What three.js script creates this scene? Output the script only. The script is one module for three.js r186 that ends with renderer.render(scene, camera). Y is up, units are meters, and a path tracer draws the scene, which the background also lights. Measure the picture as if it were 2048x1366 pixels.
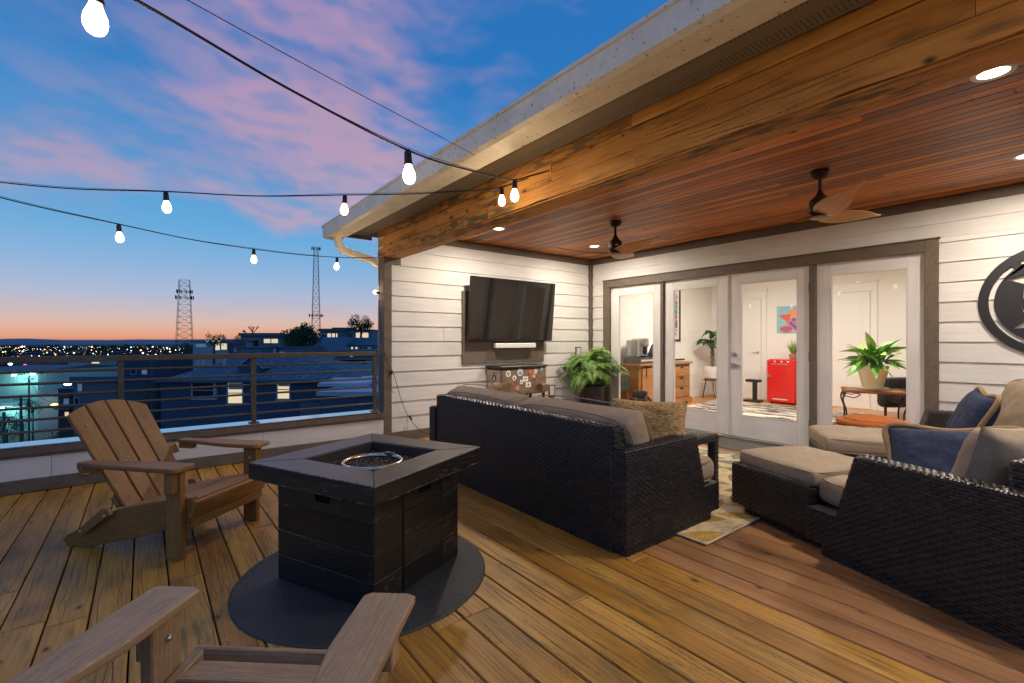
import * as THREE from 'three';
import { mergeGeometries } from 'three/addons/utils/BufferGeometryUtils.js';
import { RectAreaLightUniformsLib } from 'three/addons/lights/RectAreaLightUniformsLib.js';
RectAreaLightUniformsLib.init();

// ---------- camera, sky, exposure ----------
const F = 944.9, YAW = THREE.MathUtils.degToRad(52.2), CAMH = 1.2, CY = 680.5;
const scene = new THREE.Scene();
const camera = new THREE.PerspectiveCamera(2 * Math.atan(683 / F) * 180 / Math.PI, 2048 / 1366, 0.05, 12000);
camera.position.set(0, CAMH, 0); camera.rotation.y = YAW;
camera.setViewOffset(2048, 1366, 0, 683 - CY, 2048, 1366);
const renderer = new THREE.WebGLRenderer({ antialias: true });
renderer.toneMapping = THREE.LinearToneMapping; renderer.toneMappingExposure = 1;
renderer.shadowMap.enabled = true; renderer.setSize(1024, 683);

const rng = s => () => { s |= 0; s = s + 0x6D2B79F5 | 0; let t = Math.imul(s ^ s >>> 15, 1 | s); t = t + Math.imul(t ^ t >>> 7, 61 | t) ^ t; return ((t ^ t >>> 14) >>> 0) / 4294967296; };
let R = rng(11);
const rr = (a, b) => a + (b - a) * R();
const clamp = (x, a = 0, b = 1) => Math.min(b, Math.max(a, x)), lerp = (a, b, t) => a + (b - a) * t, sst = (a, b, x) => { const t = clamp((x - a) / (b - a)); return t * t * (3 - 2 * t); };
const PERM = (() => { const p = [], r = rng(5); for (let i = 0; i < 256; i++) p[i] = i; for (let i = 255; i > 0; i--) { const j = r() * (i + 1) | 0;[p[i], p[j]] = [p[j], p[i]]; } return p.concat(p); })();
const h2 = (x, y, s) => PERM[(PERM[(PERM[x & 255] + y) & 255] + s) & 255] / 255;
const PF = PERM.map(v => v / 255);
function vn(x, y, px = 256, py = 256, s = 0) {   // value noise, periodic
  const xi = Math.floor(x), yi = Math.floor(y), fx = x - xi, fy = y - yi;
  let x0 = xi % px; if (x0 < 0) x0 += px; let y0 = yi % py; if (y0 < 0) y0 += py; const x1 = x0 + 1 >= px ? 0 : x0 + 1, y1 = y0 + 1 >= py ? 0 : y0 + 1;
  const u = fx * fx * (3 - 2 * fx), v = fy * fy * (3 - 2 * fy), a = PERM[x0 & 255], b = PERM[x1 & 255];
  const p = PF[(PERM[(a + y0) & 255] + s) & 255], q = PF[(PERM[(b + y0) & 255] + s) & 255], r = PF[(PERM[(a + y1) & 255] + s) & 255], t = PF[(PERM[(b + y1) & 255] + s) & 255];
  const e = p + (q - p) * u, f = r + (t - r) * u; return e + (f - e) * v;
}
function fb(x, y, px, py, s = 0, o = 4) { let a = .5, t = 0, n = 0; for (let i = 0; i < o; i++) { t += a * vn(x, y, px, py, s + i * 17); n += a; a *= .5; x *= 2; y *= 2; px *= 2; py *= 2; } return t / n; }
const lin = c => new THREE.Color(c);
const dirOf = (px, py) => { const u = (px - 1024) / F, v = (CY - py) / F; return [Math.atan(u), Math.atan(v / Math.hypot(1, u))]; };   // (azimuth from the view axis, elevation)
{ // dusk sky: blue above, peach at the skyline, pink evening clouds
  const W = 1536, H = 768, D = new Float32Array(W * H * 4);
  const stops = [[-90, '#0b1a2c'], [-2, '#7d5a4c'], [0, '#e2977a'], [.8, '#e4aa8f'], [1.7, '#ddbaaa'], [2.9, '#c9bcc0'], [4.6, '#aebbd5'], [7.5, '#8bb4dc'], [11, '#68abdc'], [19, '#4590cf'], [28, '#2d78bf'], [55, '#2262ac'], [90, '#1d57a2']].map(([e, c]) => [e, lin(c)]);
  // cloud banks: px, py in the photograph, half widths in degrees, tilt, strength, colour
  const banks = [[470, 45, 12, 3.6, -.12, .85, 0], [700, 18, 9, 3, .0, .95, 0], [560, 95, 7, 1.6, .12, .6, 0], [110, 20, 8, 3, .0, .4, 2], [880, 155, 8, 1.3, -.03, .85, 0], [690, 150, 7, 1.3, .1, .4, 2], [400, 200, 5, 1.5, -.1, .75, 0], [130, 190, 8, 1.4, -.2, .45, 2],
    [800, 250, 11, 2.6, -.06, .9, 0], [600, 270, 10, 2.8, .1, .8, 0], [490, 232, 4, .9, 0, .7, 0], [700, 330, 10, 3.2, -.06, .85, 1], [800, 410, 8, 2.6, -.15, .8, 1], [560, 400, 9, 1.3, -.05, .9, 1], [330, 340, 10, 2.6, .03, .75, 2], [130, 340, 10, 1.5, -.04, 1, 1], [300, 365, 9, 1.2, -.08, .8, 1], [270, 270, 10, 2.4, -.12, .55, 2], [60, 300, 7, 2.5, .05, .4, 2],
    [180, 515, 13, .8, .01, .35, 0], [520, 590, 12, .6, .02, .35, 0], [690, 560, 6, .7, 0, .3, 0], [1000, 40, 8, 1.8, 0, .3, 0]]
    .map(([px, py, a, b, t, s, c]) => { const [az, el] = dirOf(px, py); return [az * 57.3, el * 57.3, a, b, t, s, c]; });
  const r0 = rng(77); for (let i = 0; i < 26; i++) { const az = 62 + r0() * 236; banks.push([az > 180 ? az - 360 : az, 3 + r0() * 55, 9 + r0() * 9, 2 + r0() * 3, (r0() - .5) * .3, .3 + r0() * .4, r0() * 3 | 0]); }
  const cc = [lin('#c89db6'), lin('#e2a8a4'), lin('#8592be')];
  const gc = new THREE.Color(), cl = new THREE.Color(), lowBlue = new THREE.Color(), lbA = lin('#6b7fa6'), lbB = lin('#4f8bc9');
  for (let j = 0; j < H; j++) for (let i = 0; i < W; i++) {
    // texel -> direction (three's equirectangular: u = atan2(dz, dx)/2pi + .5, v = asin(dy)/pi + .5)
    const phi = ((i + .5) / W - .5) * 2 * Math.PI, el = ((j + .5) / H - .5) * 180;
    const dx = Math.cos(phi), dz = Math.sin(phi), fx = -Math.sin(YAW), fz = -Math.cos(YAW);
    const az = Math.atan2(dx * Math.cos(YAW) - dz * Math.sin(YAW), dx * fx + dz * fz) * 57.2958;
    let k = 0; while (k < stops.length - 2 && el > stops[k + 1][0]) k++;
    gc.copy(stops[k][1]).lerp(stops[k + 1][1], clamp((el - stops[k][0]) / (stops[k + 1][0] - stops[k][0])));
    const glow = .5 + .5 * Math.cos((az + 40) / 57.3);           // the sunken sun lies to the left
    if (el > -2 && el < 16) { const w = sst(.55, .95, glow), k = sst(16, 4, el); lowBlue.copy(lbA).lerp(lbB, clamp(el / 16)); gc.lerp(lowBlue, (1 - w) * k); }   // away from the sunset the low sky is dusky blue
    if (el > -1) {
      const su = (az / 360 + .5) * 60, wx = fb(su * .5 + 7, el * .1 + 3, 30, 512, 41, 3) - .5, wy = fb(su * .7 + 31, el * .16 + 60, 42, 512, 43, 3) - .5;
      const t1 = fb(su * .8 + 3, (el + az * .1) * .46 + wy * 2.4 + 30, 48, 512, 3, 6), t2 = fb(su * 2 + 11, (el + az * .06) * 1.3 + wx * 3 + 70, 120, 512, 23, 4);
      let M = 0, C1 = 0, C2 = 0;
      for (let z = 0; z < banks.length; z++) {
        const B = banks[z]; let da = az - B[0]; if (da > 180) da -= 360; else if (da < -180) da += 360;
        const sa = B[2] * 1.25, sb = B[3] * 1.3; if (Math.abs(da) > sa * 2.3) continue;
        const a = da + wx * 8, e = el - B[1] - B[4] * da + wy * 5, q = (a / sa) * (a / sa) + (e / sb) * (e / sb); if (q > 5) continue;
        const w = Math.exp(-q) * B[5]; M += w; if (B[6] === 1) C1 += w; else if (B[6] === 2) C2 += w;
      }
      if (M > .01) {
        const cov = Math.min(1, M * .86), den = sst(.54 - .5 * cov, 1.06 - .26 * cov, t1 * .78 + t2 * .3);
        cl.copy(cc[0]).lerp(cc[1], C1 / M * .9).lerp(cc[2], Math.min(1, C2 / M + sst(.5, .35, t2) * .35));
        gc.lerp(cl, clamp(den * (.2 + .8 * cov)) * .7);
      }
    }
    const o = (j * W + i) * 4; D[o] = gc.r; D[o + 1] = gc.g; D[o + 2] = gc.b; D[o + 3] = 1;
  }
  const t = new THREE.DataTexture(D, W, H, THREE.RGBAFormat, THREE.FloatType); t.mapping = THREE.EquirectangularReflectionMapping; t.magFilter = t.minFilter = THREE.LinearFilter; t.needsUpdate = true;
  scene.background = t; scene.environment = t;
}
const sun = new THREE.DirectionalLight('#ffb98a', 0.03); sun.position.set(-60, 1.5, -14); sun.shadow.radius = 20; sun.castShadow = true;
Object.assign(sun.shadow.camera, { left: -15, right: 15, top: 15, bottom: -15, far: 200 }); scene.add(sun, sun.target);

// ---------- small kit ----------
const used = {};
const uniq = n => { used[n] = (used[n] || 0) + 1; return used[n] === 1 ? n : n + '_' + String(used[n] - 1).padStart(3, '0'); };
function thing(name, label, category, pos = [0, 0, 0], ry = 0, group, kind) {
  const o = new THREE.Group(); o.name = uniq(name); o.position.set(...pos); o.rotation.y = ry; scene.add(o);
  if (label) o.userData.label = label; if (category) o.userData.category = category; if (group) o.userData.group = group; if (kind) o.userData.kind = kind;
  return o;
}
function part(name, geo, m, parent, label) { const o = new THREE.Mesh(Array.isArray(geo) ? merge(geo) : geo, m); o.name = name; o.castShadow = o.receiveShadow = true; parent.add(o); if (label) o.userData.label = label; return o; }
function one(name, label, category, geo, m, pos, ry, group, kind) { const o = part(uniq(name), geo, m, scene); if (pos) o.position.set(...pos); if (ry) o.rotation.y = ry; if (label) o.userData.label = label; if (category) o.userData.category = category; if (group) o.userData.group = group; if (kind) o.userData.kind = kind; return o; }
const merge = l => mergeGeometries(l.map(g => { if (g.index) g = g.toNonIndexed(); for (const k of Object.keys(g.attributes)) if (!['position', 'normal', 'uv'].includes(k)) g.deleteAttribute(k); return g; }));
const _m = new THREE.Matrix4(), _q = new THREE.Quaternion(), _e = new THREE.Euler();
function at(g, x = 0, y = 0, z = 0, rx = 0, ry = 0, rz = 0) { if (rx || ry || rz) g.applyMatrix4(_m.makeRotationFromEuler(_e.set(rx, ry, rz, 'YXZ'))); g.translate(x, y, z); return g; }
function uvm(g, grain = 0, ou = 0, ov = 0, s = 1) {   // uv in metres by the face's main axis; u runs along the grain axis
  if (g.index) g = g.toNonIndexed(); const p = g.attributes.position, uv = new Float32Array(p.count * 2), a = new THREE.Vector3(), b = new THREE.Vector3(), c = new THREE.Vector3();
  for (let i = 0; i < p.count; i += 3) {
    a.fromBufferAttribute(p, i); b.fromBufferAttribute(p, i + 1).sub(a); c.fromBufferAttribute(p, i + 2).sub(a); b.cross(c);
    const n = [Math.abs(b.x), Math.abs(b.y), Math.abs(b.z)], k = n.indexOf(Math.max(...n)); let A = [0, 1, 2].filter(q => q !== k); if (A[1] === grain) A = [A[1], A[0]];
    for (let j = 0; j < 3; j++) { uv[(i + j) * 2] = p.getComponent(i + j, A[0]) * s + ou; uv[(i + j) * 2 + 1] = p.getComponent(i + j, A[1]) * s + ov + k * .37; }
  }
  g.setAttribute('uv', new THREE.BufferAttribute(uv, 2)); return g;
}
const CORN = []; for (const x of [-1, 1]) for (const y of [-1, 1]) for (const z of [-1, 1]) CORN.push([x, y, z]);
function cb(w, h, d, b = .004) {   // box with chamfered edges, 44 triangles
  b = Math.min(b, w * .45, h * .45, d * .45); const hs = [w / 2, h / 2, d / 2], P = (c, k) => c.map((s, i) => s * (hs[i] - (i === k ? 0 : b))), tri = [];
  const push = (...v) => { const [a, q, c] = v, n = [(q[1] - a[1]) * (c[2] - a[2]) - (q[2] - a[2]) * (c[1] - a[1]), (q[2] - a[2]) * (c[0] - a[0]) - (q[0] - a[0]) * (c[2] - a[2]), (q[0] - a[0]) * (c[1] - a[1]) - (q[1] - a[1]) * (c[0] - a[0])];
    const m = [a[0] + q[0] + c[0], a[1] + q[1] + c[1], a[2] + q[2] + c[2]]; if (n[0] * m[0] + n[1] * m[1] + n[2] * m[2] < 0) v.reverse(); for (let i = 1; i < v.length - 1; i++) tri.push(...v[0], ...v[i], ...v[i + 1]); };
  for (let k = 0; k < 3; k++) { const i = (k + 1) % 3, j = (k + 2) % 3; for (const s of [-1, 1]) push(...[[-1, -1], [1, -1], [1, 1], [-1, 1]].map(([p, q]) => { const c = []; c[k] = s; c[i] = p; c[j] = q; return P(c, k); }));
    for (const p of [-1, 1]) for (const q of [-1, 1]) { const c = s => { const r = []; r[k] = s; r[i] = p; r[j] = q; return r; }; push(P(c(-1), i), P(c(1), i), P(c(1), j), P(c(-1), j)); } }
  for (const c of CORN) push(P(c, 0), P(c, 1), P(c, 2));
  const g = new THREE.BufferGeometry(); g.setAttribute('position', new THREE.Float32BufferAttribute(tri, 3)); g.computeVertexNormals(); g.setAttribute('uv', new THREE.Float32BufferAttribute(new Float32Array(tri.length / 3 * 2), 2)); return g;
}
// box between two corners
const bx = (x0, x1, y0, y1, z0, z1, b = .003, grain) => at(uvm(cb(Math.abs(x1 - x0), Math.abs(y1 - y0), Math.abs(z1 - z0), b), grain ?? (Math.abs(x1 - x0) >= Math.max(Math.abs(y1 - y0), Math.abs(z1 - z0)) ? 0 : Math.abs(y1 - y0) > Math.abs(z1 - z0) ? 1 : 2), R() * 7, R() * 7), (x0 + x1) / 2, (y0 + y1) / 2, (z0 + z1) / 2);
const bc = (w, h, d, x = 0, y = 0, z = 0, rx = 0, ry = 0, rz = 0, b = .003) => at(uvm(cb(w, h, d, b), w >= Math.max(h, d) ? 0 : h > d ? 1 : 2, R() * 7, R() * 7), x, y, z, rx, ry, rz);
const cy = (r0, r1, h, x = 0, y = 0, z = 0, rx = 0, ry = 0, rz = 0, n = 16) => at(uvm(new THREE.CylinderGeometry(r0, r1, h, n)), x, y, z, rx, ry, rz);
const sp = (r, x = 0, y = 0, z = 0, n = 14, sy = 1) => { const g = new THREE.SphereGeometry(r, n, n * .7 | 0); g.scale(1, sy, 1); return at(g, x, y, z); };
const V = a => new THREE.Vector3(...a);
const tube = (pts, r, n = 24, k = 6, closed = false) => new THREE.TubeGeometry(new THREE.CatmullRomCurve3(pts.map(V), closed, 'centripetal'), n, r, k, closed);
const rod = (a, b, r, k = 8) => { const A = V(a), B = V(b), g = new THREE.CylinderGeometry(r, r, A.distanceTo(B), k); g.applyQuaternion(_q.setFromUnitVectors(new THREE.Vector3(0, 1, 0), B.clone().sub(A).normalize())); g.translate((A.x + B.x) / 2, (A.y + B.y) / 2, (A.z + B.z) / 2); return g; };
const bar = (a, b, w, h) => { const A = V(a), B = V(b), g = cb(w, A.distanceTo(B), h, Math.min(w, h) * .1); g.applyQuaternion(_q.setFromUnitVectors(new THREE.Vector3(0, 1, 0), B.clone().sub(A).normalize())); g.translate((A.x + B.x) / 2, (A.y + B.y) / 2, (A.z + B.z) / 2); return uvm(g, 1, R() * 5, R() * 5); };
const lathe = (pts, n = 24) => new THREE.LatheGeometry(pts.map(p => new THREE.Vector2(...p)), n);
function ext(pts, depth, bev = .003, holes = []) { const s = new THREE.Shape(pts.map(p => new THREE.Vector2(...p))); for (const h of holes) s.holes.push(new THREE.Path(h.map(p => new THREE.Vector2(...p)))); return new THREE.ExtrudeGeometry(s, { depth: depth - 2 * bev, bevelEnabled: bev > 0, bevelSize: bev, bevelThickness: bev, bevelOffset: -bev, bevelSegments: 1, curveSegments: 8 }).translate(0, 0, bev); }
const PX = (px, py, d) => { const r = (px - 1024) / F * d; return [-Math.sin(YAW) * d + Math.cos(YAW) * r, CAMH - (py - CY) / F * d, -Math.cos(YAW) * d - Math.sin(YAW) * r]; };   // a pixel's direction at a depth read from sizes
const circ = (r, n = 40, x = 0, y = 0, a0 = 0) => Array.from({ length: n }, (_, i) => [x + r * Math.cos(a0 + i / n * 6.28318), y + r * Math.sin(a0 + i / n * 6.28318)]);

// ---------- textures ----------
function tex(w, h, sw, sh, fn, bumpOnly) {   // fn(u, v) -> [r, g, b (0..255 sRGB), height 0..1]; covers sw x sh metres
  const a = new Uint8Array(w * h * 4), b = new Uint8Array(w * h * 4);
  for (let j = 0; j < h; j++) for (let i = 0; i < w; i++) { const c = fn((i + .5) / w, (j + .5) / h), o = (j * w + i) * 4; a[o] = clamp(c[0], 0, 255); a[o + 1] = clamp(c[1], 0, 255); a[o + 2] = clamp(c[2], 0, 255); b[o] = b[o + 1] = b[o + 2] = clamp((c[3] ?? .5) * 255, 0, 255); a[o + 3] = b[o + 3] = 255; }
  const mk = (d, s) => { const t = new THREE.DataTexture(d, w, h); t.wrapS = t.wrapT = THREE.RepeatWrapping; t.repeat.set(1 / sw, 1 / sh); t.magFilter = THREE.LinearFilter; t.minFilter = THREE.LinearMipmapLinearFilter; t.generateMipmaps = true; if (s) t.colorSpace = THREE.SRGBColorSpace; t.needsUpdate = true; return t; };
  return { map: bumpOnly ? null : mk(a, 1), bump: mk(b, 0) };
}
const mixc = (a, b, t) => [lerp(a[0], b[0], t), lerp(a[1], b[1], t), lerp(a[2], b[2], t)];
function woodTex(seed, dark, mid, light, o = {}) {
  const r = rng(seed), knots = Array.from({ length: o.knots ?? 7 }, () => [r(), r(), .004 + r() * .006]), cr = Array.from({ length: o.cracks ?? 30 }, () => [r(), r(), .03 + r() * .16, r() * 6]);
  const W = o.W ?? 768, H = o.H ?? 320;
  return tex(W, H, o.sw ?? 2.4, o.sh ?? .6, (u, v) => {
    let kv = 0, bend = 0; for (let z = 0; z < knots.length; z++) { const K = knots[z], ks = K[2]; let du = Math.abs(u - K[0]); du = Math.min(du, 1 - du); if (du > ks * 8) continue; let dv = v - K[1]; dv -= Math.round(dv); const q = (du / ks / 1.2) ** 2 + (dv / ks / 2.6) ** 2; if (q < 30) { kv = Math.max(kv, Math.exp(-q * 1.3)); bend += Math.exp(-q * .16) * Math.sign(dv) * ks * .9; } }
    const vv = v + bend + (fb(u * 4, v * 3, 4, 3, seed, 3) - .5) * .05;
    const ring = .5 + .5 * Math.sin((vv * (o.rings ?? 34) + fb(u * 3, vv * 6, 3, 6, seed + 9, 3) * 5) * 6.283);
    const fine = fb(u * 10, vv * 160, 10, 160, seed + 3, 3), big = fb(u * 3, v * 4, 3, 4, seed + 5, 4), mid2 = fb(u * 12, v * 10, 12, 10, seed + 8, 4);
    let t = .3 + .16 * ring + .36 * fine + (big - .5) * .7 + (mid2 - .5) * .45; let c = t < .5 ? mixc(dark, mid, t * 2) : mixc(mid, light, clamp(t * 2 - 1)), hgt = .55 + .3 * (fine - .5) + .06 * ring;
    if (o.stain) { const s = sst((o.stainLo ?? .52), (o.stainLo ?? .52) + .2, fb(u * 5 + 3, v * 5, 5, 5, seed + 21, 5)) * sst(.35, .65, fb(u * 24, v * 40, 24, 40, seed + 23, 3)); c = mixc(c, o.stain, s * (o.stainAmt ?? .6)); }
    if (o.worn) { const s = sst(.6, .74, fb(u * 60, v * 90, 60, 90, seed + 31, 3)) * sst(.42, .66, fb(u * 7, v * 6, 7, 6, seed + 33, 3)); c = mixc(c, o.worn, s * .42); }
    c = mixc(c, [dark[0] * .35, dark[1] * .3, dark[2] * .3], kv * .85);
    for (let q = 0; q < cr.length; q++) { const e = cr[q], cv = e[1]; if (Math.abs(v - cv) > .02) continue; const cl = e[2], cp = e[3]; let du = u - e[0]; du -= Math.round(du); if (Math.abs(du) > cl) continue; const dv = Math.abs(((v - cv - .008 * Math.sin(du * 30 + cp)) % 1 + 1.5) % 1 - .5), w = .0022 * (1 - Math.abs(du) / cl); if (dv < w) { c = mixc(c, [dark[0] * .25, dark[1] * .22, dark[2] * .2], .85); hgt = 0; } }
    return [...c, hgt - kv * .2];
  });
}
const mk = (o) => new THREE.MeshPhysicalMaterial({ roughness: .7, metalness: 0, ...o });
const L3 = (r, g, b) => new THREE.Color().setRGB(r, g, b);
const woodMats = (t, tints, o) => tints.map(c => mk({ map: t.map, bumpMap: t.bump, bumpScale: .002, color: c, roughness: .68, ...o }));
const pick = a => a[Math.floor(R() * a.length)];
const plain = (c, r = .6, o = {}) => mk({ color: c, roughness: r, ...o });
const grit = tex(256, 256, .35, .35, (u, v) => { const n = fb(u * 24, v * 24, 24, 24, 2, 4), m = fb(u * 5, v * 5, 5, 5, 8, 3), k = 215 + (n - .5) * 50 + (m - .5) * 30; return [k, k, k, n]; });
const paintT = tex(512, 512, 1.6, 1.6, (u, v) => { const n = fb(u * 6, v * 90, 6, 90, 4, 3), m = fb(u * 5, v * 5, 5, 5, 18, 4), k = 236 + (n - .5) * 16 + (m - .5) * 22; return [k, k - 1, k - 3, n]; });
const tDeck = woodTex(3, [104, 80, 42], [176, 138, 72], [210, 172, 102], { knots: 5, cracks: 60, rings: 26, stain: [104, 96, 62], stainAmt: .55 });
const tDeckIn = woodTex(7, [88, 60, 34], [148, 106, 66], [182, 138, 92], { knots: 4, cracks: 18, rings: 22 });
const tBeam = woodTex(14, [116, 88, 54], [196, 152, 94], [230, 192, 134], { knots: 9, cracks: 30, rings: 18, stain: [104, 98, 84], stainAmt: .9, stainLo: .43, sh: .7 });
const tCedar = woodTex(23, [114, 72, 22], [198, 132, 46], [238, 178, 78], { knots: 5, cracks: 8, rings: 22, sw: 3, sh: .5 });
const tOak = woodTex(31, [150, 105, 62], [196, 150, 98], [216, 176, 124], { knots: 6, cracks: 6, rings: 24 });
const tBlack = woodTex(41, [18, 16, 15], [33, 30, 28], [50, 46, 43], { knots: 3, cracks: 20, rings: 30, worn: [150, 138, 120] });
const tFab = tex(256, 256, .12, .12, (u, v) => { const a = Math.sin(u * 6.283 * 40) * .5 + .5, b = Math.sin(v * 6.283 * 40) * .5 + .5, n = fb(u * 30, v * 30, 30, 30, 6, 3), m = fb(u * 4, v * 4, 4, 4, 16, 3), k = 205 + (a * b - .3) * 26 + (n - .5) * 40 + (m - .5) * 22; return [k, k, k, .4 + .3 * a * b + .3 * n]; });
const tVelvet = tex(256, 256, .3, .3, (u, v) => { const n = fb(u * 16, v * 16, 16, 16, 26, 5), m = fb(u * 4, v * 4, 4, 4, 36, 3), k = 190 + (n - .5) * 110 + (m - .5) * 70; return [k, k, k, n]; });
const tSpeck = (() => { const r = rng(9), d = Array.from({ length: 260 }, () => [r(), r(), .002 + r() * .006, .3 + r() * .7]); return tex(1024, 256, 2, .5, (u, v) => { let s = 0; for (const [a, b, q, k] of d) { let du = Math.abs(u - a); du = Math.min(du, 1 - du); let dv = Math.abs(v - b); dv = Math.min(dv, 1 - dv) / 4 * 1; const e = (du * du + dv * dv) / (q * q * .35); if (e < 1) s = Math.max(s, (1 - e) * k); } const n = fb(u * 20, v * 6, 20, 6, 44, 4), m = fb(u * 90, v * 24, 90, 24, 45, 2); const k = 238 + (n - .5) * 26 + (m - .5) * 12; return [k - s * 80, k - s * 92 - 3, k - s * 108 - 12, .5 + s * .3]; }); })();

// ---------- deck ----------
const XW = -5.289, ZW = -5.722, PITCH = .1424, Z0 = .048;
const lampWarm = '#ffd9a2';
const mDeckOut = woodMats(tDeck, ['#fff0c4', '#f8e2a6', '#ead29c', '#fde79e', '#e4c88c'], { roughness: .5 });
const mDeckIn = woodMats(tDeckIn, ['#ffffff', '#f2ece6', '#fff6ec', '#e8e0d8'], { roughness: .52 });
const mVoid = plain('#15110c', .95);
{
  const deck = thing('deck', 'weathered timber roof deck of long boards', 'deck', [0, 0, 0], 0, null, 'structure');
  part('joist_frame', [bx(-5.3, 3.4, -.3, -.045, -5.75, 3.1)], mVoid, deck);
  for (let k = -21; k < 40; k++) {
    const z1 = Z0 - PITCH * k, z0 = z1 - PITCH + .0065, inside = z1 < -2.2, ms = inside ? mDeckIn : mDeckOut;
    let x = -5.272; const stop = 3.3, joints = { 7: [-1.74], 8: [-1.74], 11: [-1.53], 15: [-1.62], 1: [-2.9], [-2]: [-2.75] }[k];
    const cuts = joints ? [...joints, stop] : []; if (!joints) { let c = x + rr(1.2, 4.8); while (c < stop - .6) { if (!(c > -2.6 && c < -.2 && k > 0 && k < 22)) cuts.push(c); c += rr(2.6, 4.9); } cuts.push(stop); }
    for (const c of cuts) {
      const L = c - x - .004, g = at(uvm(cb(L, .028, z1 - z0, .004), 0, R() * 9, R() * 9), x + L / 2, -.014 + rr(-.0015, .0015), (z0 + z1) / 2); g.rotateX(0);
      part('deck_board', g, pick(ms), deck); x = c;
    }
  }
}

// ---------- house ----------
const mSiding = mk({ map: paintT.map, bumpMap: paintT.bump, bumpScale: .0008, color: L3(.74, .735, .715), roughness: .62 });
const mTrim = mk({ map: grit.map, bumpMap: grit.bump, bumpScale: .0004, color: L3(.185, .143, .105), roughness: .6 });
const mWhite = mk({ map: paintT.map, color: L3(.8, .79, .79), roughness: .42 });
const mInWall = plain(L3(.83, .82, .78), .75), mInTrim = plain(L3(.84, .83, .8), .45);
const mBeam = woodMats(tBeam, ['#ffeccc', '#f3dcb4', '#e9d2b0'], { bumpScale: .004, roughness: .75 });
const mCedar = woodMats(tCedar, ['#efd4a2', '#e0c48e', '#ccb07c', '#b89a66', '#eed09a', '#a48656'], { roughness: .45, bumpScale: .001 });
const mGlass = mk({ color: '#ffffff', roughness: 0, transmission: 1, thickness: 0, ior: 1.5 });
const mGutter = mk({ map: tSpeck.map, color: L3(.86, .85, .82), roughness: .45 });
const mSoffit = mk({ map: tex(256, 256, .16, .16, (u, v) => { const a = (u * 8) % 1 - .5, b = (v * 8) % 1 - .5, d = Math.hypot(a, b), on = v > .25 && v < .75, k = d < .22 && on ? 70 : 225; return [k, k, k, 1]; }).map, color: L3(.34, .3, .25), roughness: .7 });
const mIron = plain(L3(.018, .017, .018), .45, { metalness: .4 }), mSteel = plain(L3(.55, .54, .52), .28, { metalness: 1 }), mBlack = plain(L3(.012, .012, .013), .5);
const house = thing('house', 'white lap sided house with covered porch and glazed doors', 'house');
const extX = (pts, len, x0, bev = .002) => { const g = ext(pts, len, bev); g.applyMatrix4(_m.makeBasis(V([0, 0, 1]), V([0, 1, 0]), V([-1, 0, 0]))); g.translate(x0 + len, 0, 0); return uvm(g, 0); };
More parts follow.
